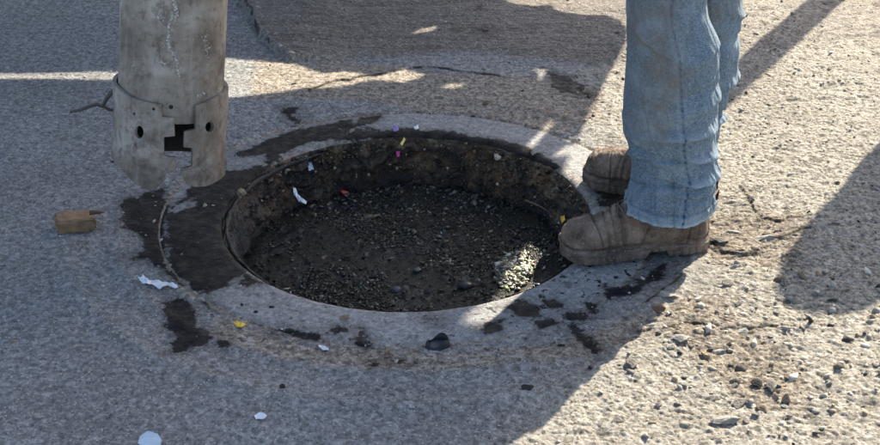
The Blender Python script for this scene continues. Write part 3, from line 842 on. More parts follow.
def sheet_on_cylinder(name, outline, holes, R, thick, parent, mat, dent=None):
    """outline, holes in (angle, height); tessellated, wrapped and thickened"""
    def area(P): return sum(P[i][0]*P[(i+1) % len(P)][1]-P[(i+1) % len(P)][0]*P[i][1] for i in range(len(P)))/2
    def dens(P, st=.006):
        out = []
        for i in range(len(P)):
            a = Vector((P[i][0]*R, P[i][1])); b = Vector((P[(i+1) % len(P)][0]*R, P[(i+1) % len(P)][1]))
            k = max(1, int((b-a).length/st))
            out += [tuple(a.lerp(b, j/k)) for j in range(k)]
        return out
    loops = []
    P = outline if area(outline) > 0 else outline[::-1]
    loops.append(dens(P))
    for hsl in holes:
        loops.append(dens(hsl if area(hsl) < 0 else hsl[::-1], .002))
    vs = []; es = []
    for L in loops:
        b = len(vs); vs += [Vector(p) for p in L]; es += [(b+i, b+(i+1) % len(L)) for i in range(len(L))]
    xs = [v.x for v in vs]; ys = [v.y for v in vs]
    lp = [np.array(L) for L in loops]
    gx, gy = np.meshgrid(np.arange(min(xs), max(xs), .006), np.arange(min(ys), max(ys), .006))
    gx = gx.ravel()+.0002; gy = gy.ravel()+.0003
    ok = poly_sd(gx, gy, lp[0]) < -.003
    for l in lp[1:]: ok &= poly_sd(gx, gy, l) > .003
    vs += [Vector((a, b)) for a, b in zip(gx[ok], gy[ok])]
    V, E, F, *_ = delaunay_2d_cdt(vs, es, [], 1, 1e-6)
    cen = np.array([[(V[f[0]].x+V[f[1]].x+V[f[2]].x)/3, (V[f[0]].y+V[f[1]].y+V[f[2]].y)/3] for f in F])
    inn = poly_sd(cen[:, 0], cen[:, 1], lp[0]) < 0
    for l in lp[1:]: inn &= poly_sd(cen[:, 0], cen[:, 1], l) > 0
    bm = bmesh.new()
    def P3(v, r):
        a = v.x/R+PH0
        rr = r+(dent(v.x/R, v.y) if dent else 0)
        return (rr*cos(a), rr*sin(a), v.y)
    vo = [bm.verts.new(P3(v, R)) for v in V]; vi = [bm.verts.new(P3(v, R-thick)) for v in V]
    edges = {}
    for f, k in zip(F, inn):
        if not k: continue
        a = bm.faces.new([vo[i] for i in f]); a.material_index = 0
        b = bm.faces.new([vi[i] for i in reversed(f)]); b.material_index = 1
        for i in range(3):
            e = (f[i], f[(i+1) % 3]); 
            if (e[1], e[0]) in edges: del edges[(e[1], e[0])]
            else: edges[e] = 1
    for (a, b) in edges:
        q = bm.faces.new((vo[b], vo[a], vi[a], vi[b])); q.material_index = 0
    bmesh.ops.delete(bm, geom=[v for v in bm.verts if not v.link_faces], context='VERTS')
    me = bpy.data.meshes.new(name); bm.to_mesh(me); bm.free()
    me.materials.append(mat); me.materials.append(M_SHADE_STEEL)  # second slot paints the interior shade on the inner faces
    return link(name, me, None, parent)
RT, RC = .0995, .1080
# the tube: open at its lower end, wall 6 mm
tb = on_pipe(170, 124, RT)[1]
Ht = 3.0
zs = list(np.linspace(tb, .6, 60))+list(np.linspace(.7, Ht, 12)); T = np.linspace(0, 2*pi, 96, endpoint=False)
prof = [(RT, z) for z in zs][::-1]
Pn = np.array(prof)
Rg = Pn[:, :1]+0.0018*(fbm(T[None]*1.5+0*Pn[:, :1], Pn[:, 1:2]*9+0*T[None], 3, 400)-.5)*(Pn[:, 1:2] < .62)
me = grid_mesh('tube', Rg*np.cos(T), Rg*np.sin(T), Pn[:, 1:2]+0*T, True, flip=True)
link('tube', me, M_STEEL, pipe)
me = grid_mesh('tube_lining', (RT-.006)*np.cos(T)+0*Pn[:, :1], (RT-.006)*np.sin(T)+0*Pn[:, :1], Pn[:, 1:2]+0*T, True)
link('tube_lining', me, M_SHADE_STEEL, pipe)
me = grid_mesh('tube_end', np.array([[RT], [RT-.006]])*np.cos(T), np.array([[RT], [RT-.006]])*np.sin(T), tb+0*np.array([[1], [1]])*T, True)
link('tube_end', me, M_STEEL, pipe)
# collar halves
def hole(u, v, a, b, R=RC, n=14):
    return [on_pipe(u+a*cos(2*pi*k/n), v+b*sin(2*pi*k/n), R) for k in range(n)]
lim = pi
back_top = on_pipe(120, 86, RC)[1]+.004
ob = Mi @ Vector(CP); dd = M3 @ Vector(ray(178, 151))
aa = dd.x**2+dd.y**2; bb = 2*(ob.x*dd.x+ob.y*dd.y); cc = ob.x**2+ob.y**2-RC*RC
back_bot = (ob+dd*((-bb+math.sqrt(bb*bb-4*aa*cc))/(2*aa))).z
left = [on_pipe(*p, RC) for p in ((119.5,89),(127,95),(138,100),(150,103),(161,104.5),(162,117),(174,118),(175,136),(164,137),(164,150),(165.5,156),(171,157),(176,157),(176.5,171),(166,174),(165,180),(160,185),(155,189.5),(147,190),(135,183),(127,176),(121,168))]
left = [(-pi, back_top), (-2.2, back_top+.002)]+left+[(-2.0, left[-1][1]+.02), (-2.6, back_bot+.004), (-pi, back_bot)]
sheet_on_cylinder('collar_half', left, [hole(139.5, 132, 4.5, 6.5), hole(153.5, 109, 1.7, 1.7), hole(134.5, 113.5, 1.3, 1.5)], RC, .0075, pipe, M_STEEL, lambda a, z: .0015*sin(z*40+a*3))
right = [on_pipe(*p, RC) for p in ((196,106),(203,104),(212,100),(221,95),(226.5,91))]
rb = [on_pipe(*p, RC) for p in ((225.5,172),(218,180),(206,186),(196,187),(188,185),(184,179),(181,173),(182,168),(192,166),(192.5,148),(184,147),(184.5,132),(196,129))]
right = right+[(2.2, back_top+.002), (pi, back_top), (pi, back_bot), (2.6, back_bot+.004), (2.0, rb[0][1]+.015)]+rb
sheet_on_cylinder('collar_half', right, [hole(209.5, 127, 4.3, 5.3)], RC+.0012, .0075, pipe, M_STEEL, lambda a, z: .0012*sin(z*50+a*2))
# plug hole in the tube, its dark inside painted as a small raised disc, weld bead of pale scale down the tube
q = on_pipe(171, 107, RT)
bore = lathe_mesh('dark_hole_disc', [(.0001, .0012), (.0032, .0010), (.0042, .0000)], 12)
o = link('dark_hole_disc', bore, M_SHADE_STEEL, pipe)
a = q[0]+PH0; o.matrix_local = Matrix.Translation((RT*cos(a), RT*sin(a), q[1])) @ Vector((cos(a), sin(a), 0)).to_track_quat('Z', 'Y').to_matrix().to_4x4()
M_SCALE = mat_plain('pale_lime_scale', (.62, .60, .55), .8, .4)
def scale_patch(paths, cnt):
    """flakes of lime scale stuck along dried runs on the tube"""
    P = []; Z = []
    for pts, wdt, m in paths:
        p = np.array([on_pipe(u, v, RT) for u, v in pts])
        for k in range(m):
            t = RNG.uniform(0, len(p)-1.001); i_ = int(t); f_ = t-i_
            ph, z = p[i_]*(1-f_)+p[i_+1]*f_
            wv_ = wdt*(.4+.8*float(vnoise(np.array([t*3.1]), np.array([wdt*900]), 9)[0]))
            ph += RNG.normal(0, wv_/RT); z += RNG.normal(0, .0015)
            P.append(((RT-.0002)*cos(ph+PH0), (RT-.0002)*sin(ph+PH0), z)); Z.append(RNG.gamma(1.6, .0005)+.0005)
    n_ = len(P)
    o = link('lime_scale', chips_mesh('lime_scale', np.array(P), np.array(Z), pick([(.66, .63, .57), (.50, .47, .41), (.36, .32, .26)], [6, 4, 2], n_), 1.0), M_GRIT, pipe)
    o['kind'] = 'stuff'
scale_patch([([(176,-8),(175,4),(177,12),(175,22)], .0022, 420), ([(172,16),(169,24),(168,34),(167.5,43),(169,49)], .0013, 260),
             ([(169,49),(174,54),(176.5,62),(177.5,70),(179,77)], .0010, 220), ([(150,64),(158,61),(166,64)], .002, 40), ([(205,30),(207,48),(206,70)], .0035, 90),
             ([(160,8),(163,20)], .003, 50), ([(132,72),(134,60)], .002, 30), ([(197,98),(203,92)], .002, 30)], 1)
# wire hanging off the collar
M_WIRE = mat_plain('rusty_wire', (.09, .075, .06), .8)
wp = empty('bent_wire', (PB.x-.11, PB.y, PB.z+.06))
tag(wp, 'rusty bent wire hooked round the left side of the pipe collar', 'wire')
Pw = Vector(wp.location)
def atd(u, v, yy):
    d = ray(u, v); t = (yy+CAM_D)/d[1]; return Vector(CP+t*d)-Pw
link('strand', tube_mesh('strand', [atd(u, v, y) for u, v, y in ((70,112,-.16),(80,110,-.16),(88,107,-.155),(97,104.5,-.15),(104,107,-.15),(110,110,-.15),(117,110,-.15))], [.0025, .003, .003, .0034, .003, .003, .0025], 8), M_WIRE, wp)
link('strand', tube_mesh('strand', [atd(u, v, y) for u, v, y in ((103,106,-.15),(107,98,-.15),(111,93,-.15),(115,90,-.15),(118,92,-.15))], [.003, .004, .0045, .004, .003], 8), M_WIRE, wp)

# ---------------------------------------------------------------- the person
# body: one continuous skin-modifier figure, mostly above the frame
def build_body():
    V = []; E = []; Rr = []
    def add(p, r, par=None):
        V.append(p); Rr.append(r)
        if par is not None: E.append((par, len(V)-1))
        return len(V)-1
    cx, cy = .535, -.07
    pel = add((cx, cy, .93), (.13, .11))
    nA = add((.51, -.15, .85), (.085, .085), pel); nk = add((.475, -.19, .50), (.058, .058), nA); na = add((.520, -.160, .13), (.030, .030), nk); add((.50, -.160, .06), (.024, .024), na)
    fA = add((.575, .02, .85), (.085, .085), pel); fk = add((.573, .03, .50), (.058, .058), fA); fa = add((.575, .055, .13), (.030, .030), fk); add((.56, .06, .06), (.024, .024), fa)
    wst = add((cx+.01, cy, 1.08), (.12, .105), pel); ch = add((cx, cy, 1.28), (.14, .12), wst); up = add((cx-.01, cy, 1.42), (.115, .10), ch)
    nk_ = add((cx-.02, cy, 1.52), (.055, .055), up); hd0 = add((cx-.03, cy, 1.60), (.075, .07), nk_); hd1 = add((cx-.035, cy, 1.68), (.09, .078), hd0); add((cx-.03, cy, 1.76), (.07, .06), hd1)
    jaw = add((cx-.095, cy, 1.60), (.035, .03), hd0); nose = add((cx-.125, cy, 1.655), (.014, .014), hd1)
    for s in (-1, 1):
        add((cx-.02, cy+s*.082, 1.655), (.014, .02), hd1)
        sh = add((cx, cy+s*.19, 1.40), (.062, .062), up); el = add((cx-.05, cy+s*.25, 1.12), (.044, .044), sh)
        wr = add((cx-.26, cy+s*.20, 1.03), (.028, .030), el); pm = add((cx-.34, cy+s*.18, 1.02), (.026, .036), wr)
        for k, (ln, dy) in enumerate(((.07, -.03), (.085, -.01), (.08, .01), (.06, .03))):
            f1 = add((cx-.34-ln*.6, cy+s*.18+dy, 1.01), (.0095, .0095), pm); add((cx-.34-ln, cy+s*.18+dy, .985), (.0085, .0085), f1)
        t1 = add((cx-.31, cy+s*.13, 1.01), (.012, .012), wr); add((cx-.355, cy+s*.115, .99), (.010, .010), t1)
    me = bpy.data.meshes.new('person'); me.from_pydata(V, E, [])
    o = link('person', me, mat_plain('skin', (.45, .27, .18), .6, .2))
    o.modifiers.new('skin', 'SKIN')
    for i, sv in enumerate(me.skin_vertices[0].data):
        sv.radius = Rr[i]; sv.use_root = (i == 0)
    m = o.modifiers.new('sub', 'SUBSURF'); m.levels = 2; m.render_levels = 2
    return o
person = build_body()
tag(person, 'person in faded blue jeans and muddy brown boots standing by the hole', 'person')

def leg_profile(tab, plane_y):
    """(z, left px, right px) -> z, centre x, half width in metres"""
    out = []
    for z, l, r in tab:
        dep = (plane_y+CAM_D)*cos(CAM_A)+(CAM_H-z)*sin(CAM_A)
        xl = (l-440)*dep/CAM_F+CAM_X; xr = (r-440)*dep/CAM_F+CAM_X
        out.append((z, (xl+xr)/2, (xr-xl)/2))
    return np.array(out)
def leg_mesh(name, tab, cy0, cy1, folds, seed, seam_ang, fade_side=0):
    P = leg_profile(tab, cy0)
    P = np.vstack([P, [.62, P[0, 1]+.006, .088], [.74, P[0, 1]+.022, .100], [.86, P[0, 1]+.035, .115]]) if True else P
    P = P[np.argsort(P[:, 0])]
    z0 = P[0, 0]
    zs = np.concatenate([np.arange(z0, .56, .0028), np.linspace(.565, .86, 24)])
    cx = np.interp(zs, P[:, 0], P[:, 1]); rx = np.interp(zs, P[:, 0], P[:, 2])
    ker = np.hanning(11); ker /= ker.sum()
    cx = np.convolve(np.pad(cx, 5, 'edge'), ker, 'valid'); rx = np.convolve(np.pad(rx, 5, 'edge'), ker, 'valid')
    cy = np.interp(zs, [z0, .5, .86], [cy0, cy1, (cy1-.06)*.3-.05])
    nT = 400
    T = np.linspace(0, 2*pi, nT, endpoint=False)[None, :]
    Z = zs[:, None]+0*T
    d = 0*Z
    for (fz, slope, ph, amp, wid, a0, aw) in folds:
        amp *= 1.45
        win = np.exp(-((np.angle(np.exp(1j*(T-a0))))/aw)**2)
        q_ = Z-fz-slope*np.sin(T-ph)
        wq = np.where(q_ < 0, wid*(.42 if amp > 0 else 1.3), wid*(1.4 if amp > 0 else .5))
        d = d+amp*np.exp(-(q_/wq)**2)*win
    nz = fbm(T*2.4+seed, Z*9+T*.8, 3, 500+seed)-.5
    wrap = np.cos((T)/2)**2
    nz2 = fbm(np.cos(T)*3+seed, np.sin(T)*3+Z*14, 4, 520+seed)-.5
    nz3 = fbm(np.cos(T)*5-Z*10+seed, np.sin(T)*5+Z*26, 3, 540+seed)-.5
    lowf = sstep(.36, .12, Z)
    rdg = np.abs(fbm(np.cos(T)*2.2+Z*5+seed, np.sin(T)*2.2-Z*7, 4, 560+seed, .55)-.5)
    vert = np.abs(fbm(np.cos(T)*4.5+seed+Z*1.5, np.sin(T)*4.5+Z*2.2, 3, 580+seed, .5)-.5)
    d = d+.013*nz2*(.5+.8*lowf)+.0045*nz3*(.25+lowf)-.022*np.clip(.07-rdg, 0, 1)*(.5+lowf)*1.6-.05*np.clip(.035-vert, 0, 1)*(1.1-lowf)*.3
    # hem band, doubled cloth
    d = d+.0028*sstep(z0+.024, z0+.019, Z)-.0015*np.exp(-((Z-z0-.022)/.002)**2)
    hemw = .0022*np.sin(3*T+seed)*sstep(z0+.07, z0, Z)
    seam = np.exp(-((np.angle(np.exp(1j*(T-seam_ang-.10*np.sin(Z*9)))))/.034)**2)
    rat = .90
    R1 = rx[:, None]
    X = cx[:, None]+(R1+d)*np.cos(T); Y = cy[:, None]+(R1*rat+d)*np.sin(T)
    Zo = Z+hemw+.010*np.cos(T)*lowf*-1*0
    d = d+.0012*seam
    fade = np.clip((d-.003)*60, 0, .5)*(.35+.65*lowf)+.5*np.exp(-((Z-z0-.002)/.004)**2)+.14*sstep(z0+.023, z0+.019, Z)+.13*np.exp(-((np.angle(np.exp(1j*(T-seam_ang-.10*np.sin(Z*9)+.055))))/.03)**2)
    dirt = .18+.30*np.exp(-((np.angle(np.exp(1j*(T-4.35))))/1.0)**2)*sstep(.16, .34, Z)-.25*lowf
    seamm = np.exp(-((np.angle(np.exp(1j*(T-seam_ang-.10*np.sin(Z*9)-.035))))/.026)**2)*(.45+.55*(np.sin(Z*2*pi/.014) > -.1))+.55*np.exp(-((Z-z0-.0235)/.0016)**2)
    # inner face so the cloth has thickness
    Xi = cx[:, None]+(R1+d-.0028)*np.cos(T); Yi = cy[:, None]+(R1*rat+d-.0028)*np.sin(T)
    k = 40
    X = np.vstack([Xi[:k][::-1], X]); Y = np.vstack([Yi[:k][::-1], Y]); Z2 = np.vstack([Zo[:k][::-1], Zo])
    at = {n: np.vstack([v[:k][::-1], v]) for n, v in dict(fade=fade, dirt=dirt, seam=seamm).items()}
    return grid_mesh(name, X, Y, Z2, True, at)
near_tab = [(.53, 624, 705), (.50, 625, 706), (.465, 625, 713), (.44, 625, 717), (.37, 624, 717), (.29, 622, 716), (.245, 625, 715), (.21, 631, 716), (.18, 633, 717), (.15, 629, 717), (.125, 626, 715), (.105, 623, 714), (.092, 622, 713)]
folds_n = [ # z, slope, phase, amp, width, centre angle, angular width
    (.262, .020, 3.6, .008, .010, 4.9, 1.0), (.232, -.016, 4.6, -.009, .008, 4.6, 1.1), (.212, .012, 3.9, .008, .009, 5.3, 1.0),
    (.186, -.018, 4.0, -.011, .008, 4.9, 1.2), (.165, .012, 4.4, .009, .011, 5.5, 1.1), (.140, -.010, 5.4, -.006, .007, 5.2, .9),
    (.205, .03, 3.0, .006, .009, 3.6, .7), (.245, -.03, 2.6, -.006, .009, 3.5, .7), (.31, .03, 4.4, .005, .012, 5.6, .9), (.335, .04, 4.0, -.004, .01, 5.4, .8),
    (.155, .02, 3.3, -.006, .008, 3.7, .7), (.40, .05, 4.6, .004, .014, 5.7, .8), (.46, -.05, 4.2, .004, .014, 4.2, .8)]
jm = leg_mesh('trouser_leg', near_tab, -.165, -.19, folds_n, 3, 4.78)
lb = bpy.data.objects.new('jeans', jm); COL.objects.link(lb); jm.materials.append(M_DENIM)
far_tab = [(.56, 640, 742), (.45, 640, 741), (.37, 638, 740), (.30, 634, 736), (.24, 632, 727), (.19, 632, 720), (.15, 634, 718), (.11, 634, 716)]
folds_f = [(.30, .02, 1, -.006, .01, 5.9, .8), (.27, -.02, 2, .008, .01, 6.1, .8), (.22, .02, 3, -.009, .009, 5.9, .9), (.19, -.02, 1.5, .009, .011, 6.0, .8), (.36, .03, 4, -.005, .012, 6, .8), (.47, -.03, 2, .006, .012, 6.1, .7), (.53, .03, 3, -.006, .012, 6.0, .8), (.42, .03, 3, .005, .012, 6.2, .8)]
jf = leg_mesh('trouser_leg', far_tab, .03, .03, folds_f, 8, 5.0)
# jeans are one garment: two legs and the seat
bm = bmesh.new(); bm.from_mesh(jm); bm.from_mesh(jf)
bm.to_mesh(jm); bm.free()
lb.parent = person
pel = lathe_mesh('jeans_seat', [(.0001, .76), (.11, .80), (.165, .88), (.168, .96), (.150, 1.05), (.148, 1.10)], 48)
for v in pel.vertices: v.co = Vector((v.co.x*.82+.535, v.co.y*1.05-.07, v.co.z))
o = link('jeans_seat', pel, M_DENIM, person, True)
# raised side seam with stitching on the near leg
me = lathe_mesh('shirt', [(.160, 1.00), (.165, 1.06), (.158, 1.15), (.175, 1.28), (.172, 1.38), (.13, 1.45), (.072, 1.50)], 48)
for v in me.vertices: v.co = Vector((v.co.x*.78+.535, v.co.y*1.22-.07, v.co.z))
M_SHIRT = mat_plain('dark_work_shirt', (.07, .09, .13), .9)
link('shirt', me, M_SHIRT, person, True)
for s in (-1, 1):
    link('sleeve', tube_mesh('sleeve', [(.535, -.07+s*.15, 1.42), (.53, -.07+s*.20, 1.38), (.51, -.07+s*.225, 1.25), (.49, -.07+s*.245, 1.14)], [.07, .078, .066, .060], 20, False), M_SHIRT, person)
me = lathe_mesh('hair', [(.098, 1.66), (.104, 1.70), (.098, 1.75), (.07, 1.79), (.0001, 1.805)], 32)
for v in me.vertices: v.co = Vector((v.co.x*.98+.51, v.co.y*.88-.07, v.co.z))
link('hair', me, mat_plain('dark_hair', (.03, .02, .015), .6), person, True)

def boot(heel, toe, seed):
    """heel, toe: ground points (x, y) of the sole axis"""
    H = Vector((*heel, 0)); Tt = Vector((*toe, 0)); L = (Tt-H).length
    ax = (Tt-H).normalized(); sd = Vector((-ax.y, ax.x, 0))
    root = empty('boot', H, math.atan2(ax.y, ax.x))
    root.parent = person
    U = np.array([0, .03, .08, .15, .25, .35, .45, .55, .65, .75, .85, .92, .965, .99, 1.0])
    Wd = np.array([.012, .024, .031, .035, .036, .036, .037, .041, .046, .050, .049, .043, .033, .018, .0008])
    Hh = np.array([.060, .085, .110, .150, .165, .160, .135, .112, .096, .083, .077, .071, .060, .045, .030])
    us = np.concatenate([np.linspace(0, .08, 16), np.linspace(.085, .9, 170), np.linspace(.903, 1, 40)])
    w = np.interp(us, U, Wd); h = np.interp(us, U, Hh)
    ker = np.hanning(9); ker /= ker.sum()
    w = np.convolve(np.pad(w, 4, 'edge'), ker, 'valid'); h = np.convolve(np.pad(h, 4, 'edge'), ker, 'valid')
    n = 150; a = np.linspace(-.5*pi-.0, 1.5*pi, n, endpoint=False)[None, :]
    uu = us[:, None]
    zb = .019
    c = np.cos(a); s = np.sin(a)
    ex = .88
    yy = np.sign(c)*np.abs(c)**ex*w[:, None]
    # upper narrows toward the instep above the welt
    hz = (h-zb)[:, None]
    zz_ = zb+hz*(np.where(s > 0, np.abs(s)**.93, 0))
    rel = (zz_-zb)/hz
    narrow = 1-(.16*sstep(.2, 1, rel))*sstep(.95, .6, uu)
    yy = yy*narrow
    ca_, sa_ = np.cos(a), np.sin(a)
    nz = fbm(uu*14+seed, ca_*1.3+sa_*.9+5, 4, 600+seed)-.5
    nz2 = fbm(uu*48+seed, ca_*4+sa_*3, 4, 620+seed, .65)-.5
    wav = .018*np.sin(ca_*2.3+seed)+.02*(fbm(uu*9, ca_*2+3, 3, 650+seed)-.5)
    G_ = lambda cen, wid: np.exp(-((uu-cen-wav)/wid)**2)
    crease = (-.0038*G_(.70, .010)-.0026*G_(.655, .007)-.0034*G_(.60, .012)+.002*G_(.678, .014)+.002*G_(.628, .012))*(.3+1.4*fbm(uu*8, ca_*2+sa_*2, 2, 660+seed))
    # panels: toe cap, vamp and quarter overlap one another by a leather's thickness
    capu = .80-.045*c*c
    quart = .50-.16*rel
    step = .0022*sstep(capu-.004, capu+.002, uu)+.0026*sstep(quart+.004, quart-.002, uu)*(rel < .93)
    stitch = np.maximum(np.exp(-((uu-capu+.006)/.0035)**2), np.exp(-((uu-quart-.006)/.0035)**2)*(rel < .93))
    heelc = .0022*sstep(.17-.06*rel, .155-.06*rel, uu)
    stitch = np.maximum(stitch, np.exp(-((uu-.17+.06*rel)/.0035)**2))
    welt = np.exp(-((zz_-.0325)/.0028)**2)
    dsp = (.009*nz+.005*nz2+crease*np.clip(rel*2.2, 0, 1)*(s > 0)+(step+heelc-.0018*stitch)*(s > 0))*(zz_ > zb+.002)-.006*welt
    line = np.clip(np.maximum(stitch*.7, welt), 0, 1)*(s > -.2)+.15*np.clip(-crease/.008, 0, 1)*(rel > .3)
    yy = yy*(1+dsp/np.maximum(w[:, None], .02)); zz_ = zz_+dsp*np.clip(s, 0, 1)
    xx = uu*L+0*a
    xx = xx+.003*nz*(uu > .95)
    me = grid_mesh('boot_upper', xx, yy, zz_, True, {'line': np.clip(line, 0, 1)+0*xx})
    link('upper', me, M_BOOT, root)
    # sole: rounded welt band with tread notches, raised arch, heel block
    wS = w+.0048
    ang = np.linspace(0, 2*pi, 40, endpoint=False)[None, :]+.03
    zt = .028+.005*sstep(.85, 1, us)-.004*sstep(.25, .1, us)
    zbm = np.where((us > .30) & (us < .44), .013, 0.0)+.010*sstep(.88, 1, us)
    zbm = np.convolve(np.pad(zbm, 2, 'edge'), np.ones(5)/5, 'valid')
    c2 = np.cos(ang); s2 = np.sin(ang)
    Yq = np.sign(c2)*np.abs(c2)**.18*wS[:, None]
    mid = ((zt+zbm)/2)[:, None]; hf = ((zt-zbm)/2)[:, None]
    Zq = mid+np.sign(s2)*np.abs(s2)**.30*hf
    lug = np.where((np.sin(us*L*2*pi/.015) > .35), .0022, 0)[:, None]*(Zq < mid*.9)*(np.abs(Yq) > .7*wS[:, None])
    Yq = Yq-np.sign(Yq)*lug
    Yq = Yq-np.sign(Yq)*.0035*np.exp(-((Zq-mid*1.25)/.0022)**2)
    ez = fbm(us[:, None]*30+seed, ang*2, 3, 640)-.5
    Xq = us[:, None]*(L+.006)-.003+0*ang
    me = grid_mesh('boot_sole', Xq, Yq+.002*ez*np.sign(Yq), Zq, True)
    link('sole', me, M_SOLE, root)
    # tongue, laces and eyelets on the instep
    for k, u0 in enumerate((.46, .515, .57, .625)):
        hh = float(np.interp(u0, us, h)); ww = float(np.interp(u0, us, w))*.52
        for sgn in (-1, 1):
            pts = []
            for q in np.linspace(-1, 1, 9):
                uq = u0+sgn*.022*q
                hq = float(np.interp(uq, us, h))
                pts.append((uq*L, q*ww, hq+.0035-.010*q*q*1.2))
            link('lace', tube_mesh('lace', pts, .0021, 6), M_LACE, root)
        for sgn in (-1, 1):
            me = lathe_mesh('eyelet', [(.0015, .001), (.003, .0016), (.0038, 0)], 10)
            o = link('eyelet', me, M_SHADE_STEEL, root)
            o.location = (u0*L, sgn*ww*1.05, hh-.0095); o.rotation_euler = (-sgn*.7, .3, 0)
    # padded ankle cuff
    pts = [(L*(.23+.15*cos(q)), .034*sin(q), .162-.004*cos(q)) for q in np.linspace(0, 2*pi, 25)]
    link('cuff', tube_mesh('cuff', pts, .007, 8, False), M_BOOT, root)
    return root
boot((.600, -.150), (.305, -.193), 1)
boot((.650, .035), (.385, .150), 5)

# ---------------------------------------------------------------- unseen things added outside the frame so their shadows fall into it
M_TRUCK = mat_plain('white_truck_paint', (.55, .56, .56), .5, .3, 8)
M_RUB = mat_plain('tyre_rubber', (.025, .025, .025), .8)
M_DARKM = mat_plain('dark_chassis_metal', (.05, .05, .055), .6, metal=.5)
truck = empty('vacuum_truck', (-2.6, 3.6, 0))
tag(truck, 'white vacuum tanker truck parked behind the manhole beyond the frame', 'truck')
tl = Vector(truck.location)
me = tube_mesh('tank', [(-.1, -1.2, 2.0), (-.1, -1.15, 2.0), (-.1, 4.2, 2.0), (-.1, 4.25, 2.0)], [.55, .85, .85, .55], 40)
link('tank', me, M_TRUCK, truck)
link('chassis', box_mesh('chassis', 1.3, 6.6, .25, .02, (-.1, 2.0, .95)), M_DARKM, truck)
link('cab', box_mesh('cab', 2.1, 1.8, 2.0, .12, (-.1, 5.6, 1.6)), M_TRUCK, truck)
for wx in (-1.0, .8):
    for wy in (.2, 1.4, 5.3):
        wmesh = tube_mesh('wheel', [(wx-.14, wy, .5), (wx-.12, wy, .5), (wx+.12, wy, .5), (wx+.14, wy, .5)], [.46, .5, .5, .46], 32)
        link('wheel', wmesh, M_RUB, truck)
# unseen board added here: slanted edge, rounded corner and gaps shaped to cast the shade
YB = 1.75
def shadow_src(u, v, yb=YB):
    g = G(u, v); s = (yb-g[1])/TO_SUN.y
    return (g[0]+TO_SUN.x*s, TO_SUN.z*s)
edge = [(-60,60),(0,-40),(250,-30),(440,-22),(490,0),(512,7),(530,10),(548,9),(555,14),(585,19),(605,19),(618,24),(626,34),(624,46),(610,72),(590,112),(567,163),(530,232)]
pan = [shadow_src(*p) for p in edge]
pan[0] = (-3.4, .35); pan[1] = (-1.6, .30)
e1 = Vector(shadow_src(625,45)); e2 = Vector(shadow_src(590,112)); ed = (e2-e1)/(e2.y-e1.y)
s500 = Vector(shadow_src(478, 305))
pan = [p for p in pan[:-2]]
def src_g(x, y):
    s = (YB-y)/TO_SUN.y
    return (x+TO_SUN.x*s, TO_SUN.z*s)
q1 = src_g(.27, -.51)
pan += [shadow_src(567,163), shadow_src(484,300), shadow_src(462,318), q1, (q1[0]+.12, 2.45), (q1[0]+.12, 2.75), (-3.4, 2.75)]
gaps = [[(-40,74),(118,72),(175,64),(225,58),(290,64),(322,74),(345,72),(372,78),(404,70),(428,76),(404,84),(372,82),(344,88),(305,91),(225,100),(118,81),(-40,80)],
        [(530,67),(549,69),(541,83),(538,72)], [(525,152),(527,144),(552,118),(555,122),(535,146)],
        [(551,156),(570,141),(583,147),(579,153)], [(563,142),(574,133),(577,138)],
        [(406,37),(420,31),(436,28),(434,33),(420,36)], [(436,86),(460,84),(470,87),(450,90)]]
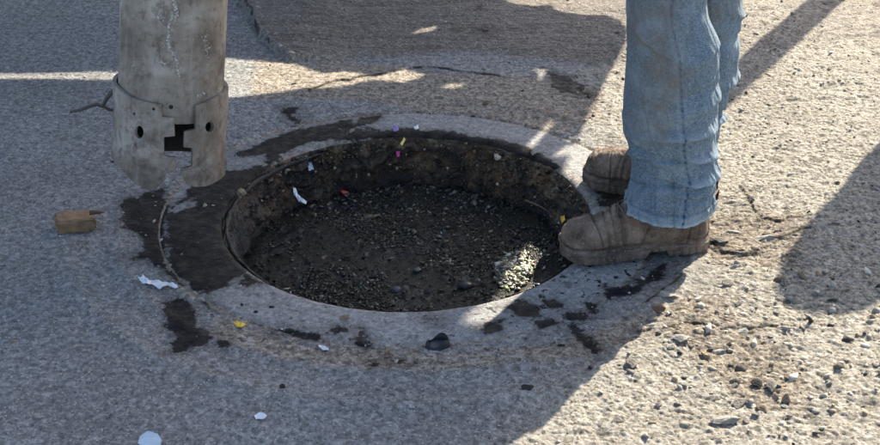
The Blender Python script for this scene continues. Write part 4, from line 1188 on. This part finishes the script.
def panel(outline, holes, thick):
    vs = []; es = []; lp = []
    for L in [outline]+holes:
        b = len(vs); vs += [Vector(p) for p in L]; es += [(b+i, b+(i+1) % len(L)) for i in range(len(L))]; lp.append(np.array(L))
    V, E, F, *_ = delaunay_2d_cdt(vs, es, [], 1, 1e-6)
    bm = bmesh.new()
    a = [bm.verts.new((v.x-tl.x, YB-tl.y, v.y)) for v in V]; b = [bm.verts.new((v.x-tl.x, YB+thick-tl.y, v.y)) for v in V]
    ed = {}
    for f in F:
        c = sum((V[i] for i in f), Vector((0, 0)))/len(f)
        X_, Y_ = np.array([c.x]), np.array([c.y])
        if poly_sd(X_, Y_, lp[0])[0] > 0 or any(poly_sd(X_, Y_, l)[0] < 0 for l in lp[1:]): continue
        bm.faces.new([a[i] for i in f]); bm.faces.new([b[i] for i in reversed(f)])
        for i in range(len(f)):
            e = (f[i], f[(i+1) % len(f)])
            if (e[1], e[0]) in ed: del ed[(e[1], e[0])]
            else: ed[e] = 1
    for i, j in ed: bm.faces.new((a[j], a[i], b[i], b[j]))
    bmesh.ops.recalc_face_normals(bm, faces=bm.faces)
    me = bpy.data.meshes.new('shadow_board'); bm.to_mesh(me); bm.free(); return me
link('shadow_board', panel(pan, [[shadow_src(*p) for p in g] for g in gaps], .012), M_TRUCK, truck)
# boom that carries the pipe
top = PB+PAX*Ht
link('boom_arm', tube_mesh('boom_arm', [tuple(Vector((-2.7, 4.0, 3.0))-tl), tuple(Vector((-2.4, 3.4, 3.7))-tl), tuple(Vector((-1.2, 1.6, 3.75))-tl), tuple(Vector((top.x, top.y+.05, top.z+.10))-tl), tuple(top-tl)], [.13, .12, .11, .105, .105], 20), M_DARKM, truck)

def shadow_post(loc, r, h, label, mat, band):  # unseen post added only to cast its shadow into the frame
    t = empty('shadow_post', loc)
    tag(t, label, 'post')
    link('post_body', lathe_mesh('post_body', [(r*1.0, 0), (r, .02), (r*.98, h-r*.9), (r*.8, h-r*.35), (r*.45, h-r*.08), (.0005, h)], 32), mat, t)
    link('foot', lathe_mesh('foot', [(r*1.7, 0), (r*1.7, .03), (r*1.02, .05)], 32), M_RUB, t)
    for k in (.55, .75):
        link('band', lathe_mesh('band', [(r*1.01, h*k), (r*1.03, h*k+.005), (r*1.03, h*k+.085), (r*1.01, h*k+.09)], 32), band, t)
M_ORG = mat_plain('orange_plastic', (.75, .20, .03), .5, .2)
M_REF = mat_plain('reflective_white', (.75, .75, .75), .35, .1)
bc = G(829, 287); hs = 1.05/math.tan(SUN_EL)
shadow_post((bc[0]+sin(SUN_AZ)*hs, bc[1]+cos(SUN_AZ)*hs, 0), .118, 1.10, 'fat unseen orange post added beyond the right edge to cast the rounded shadow', M_ORG, M_REF)
q = G(762, 57)
shadow_post((q[0]+sin(SUN_AZ)*1.35, q[1]+cos(SUN_AZ)*1.35, 0), .047, 1.55, 'slim unseen post added beyond the top right corner to cast a shadow band', M_ORG, M_REF)
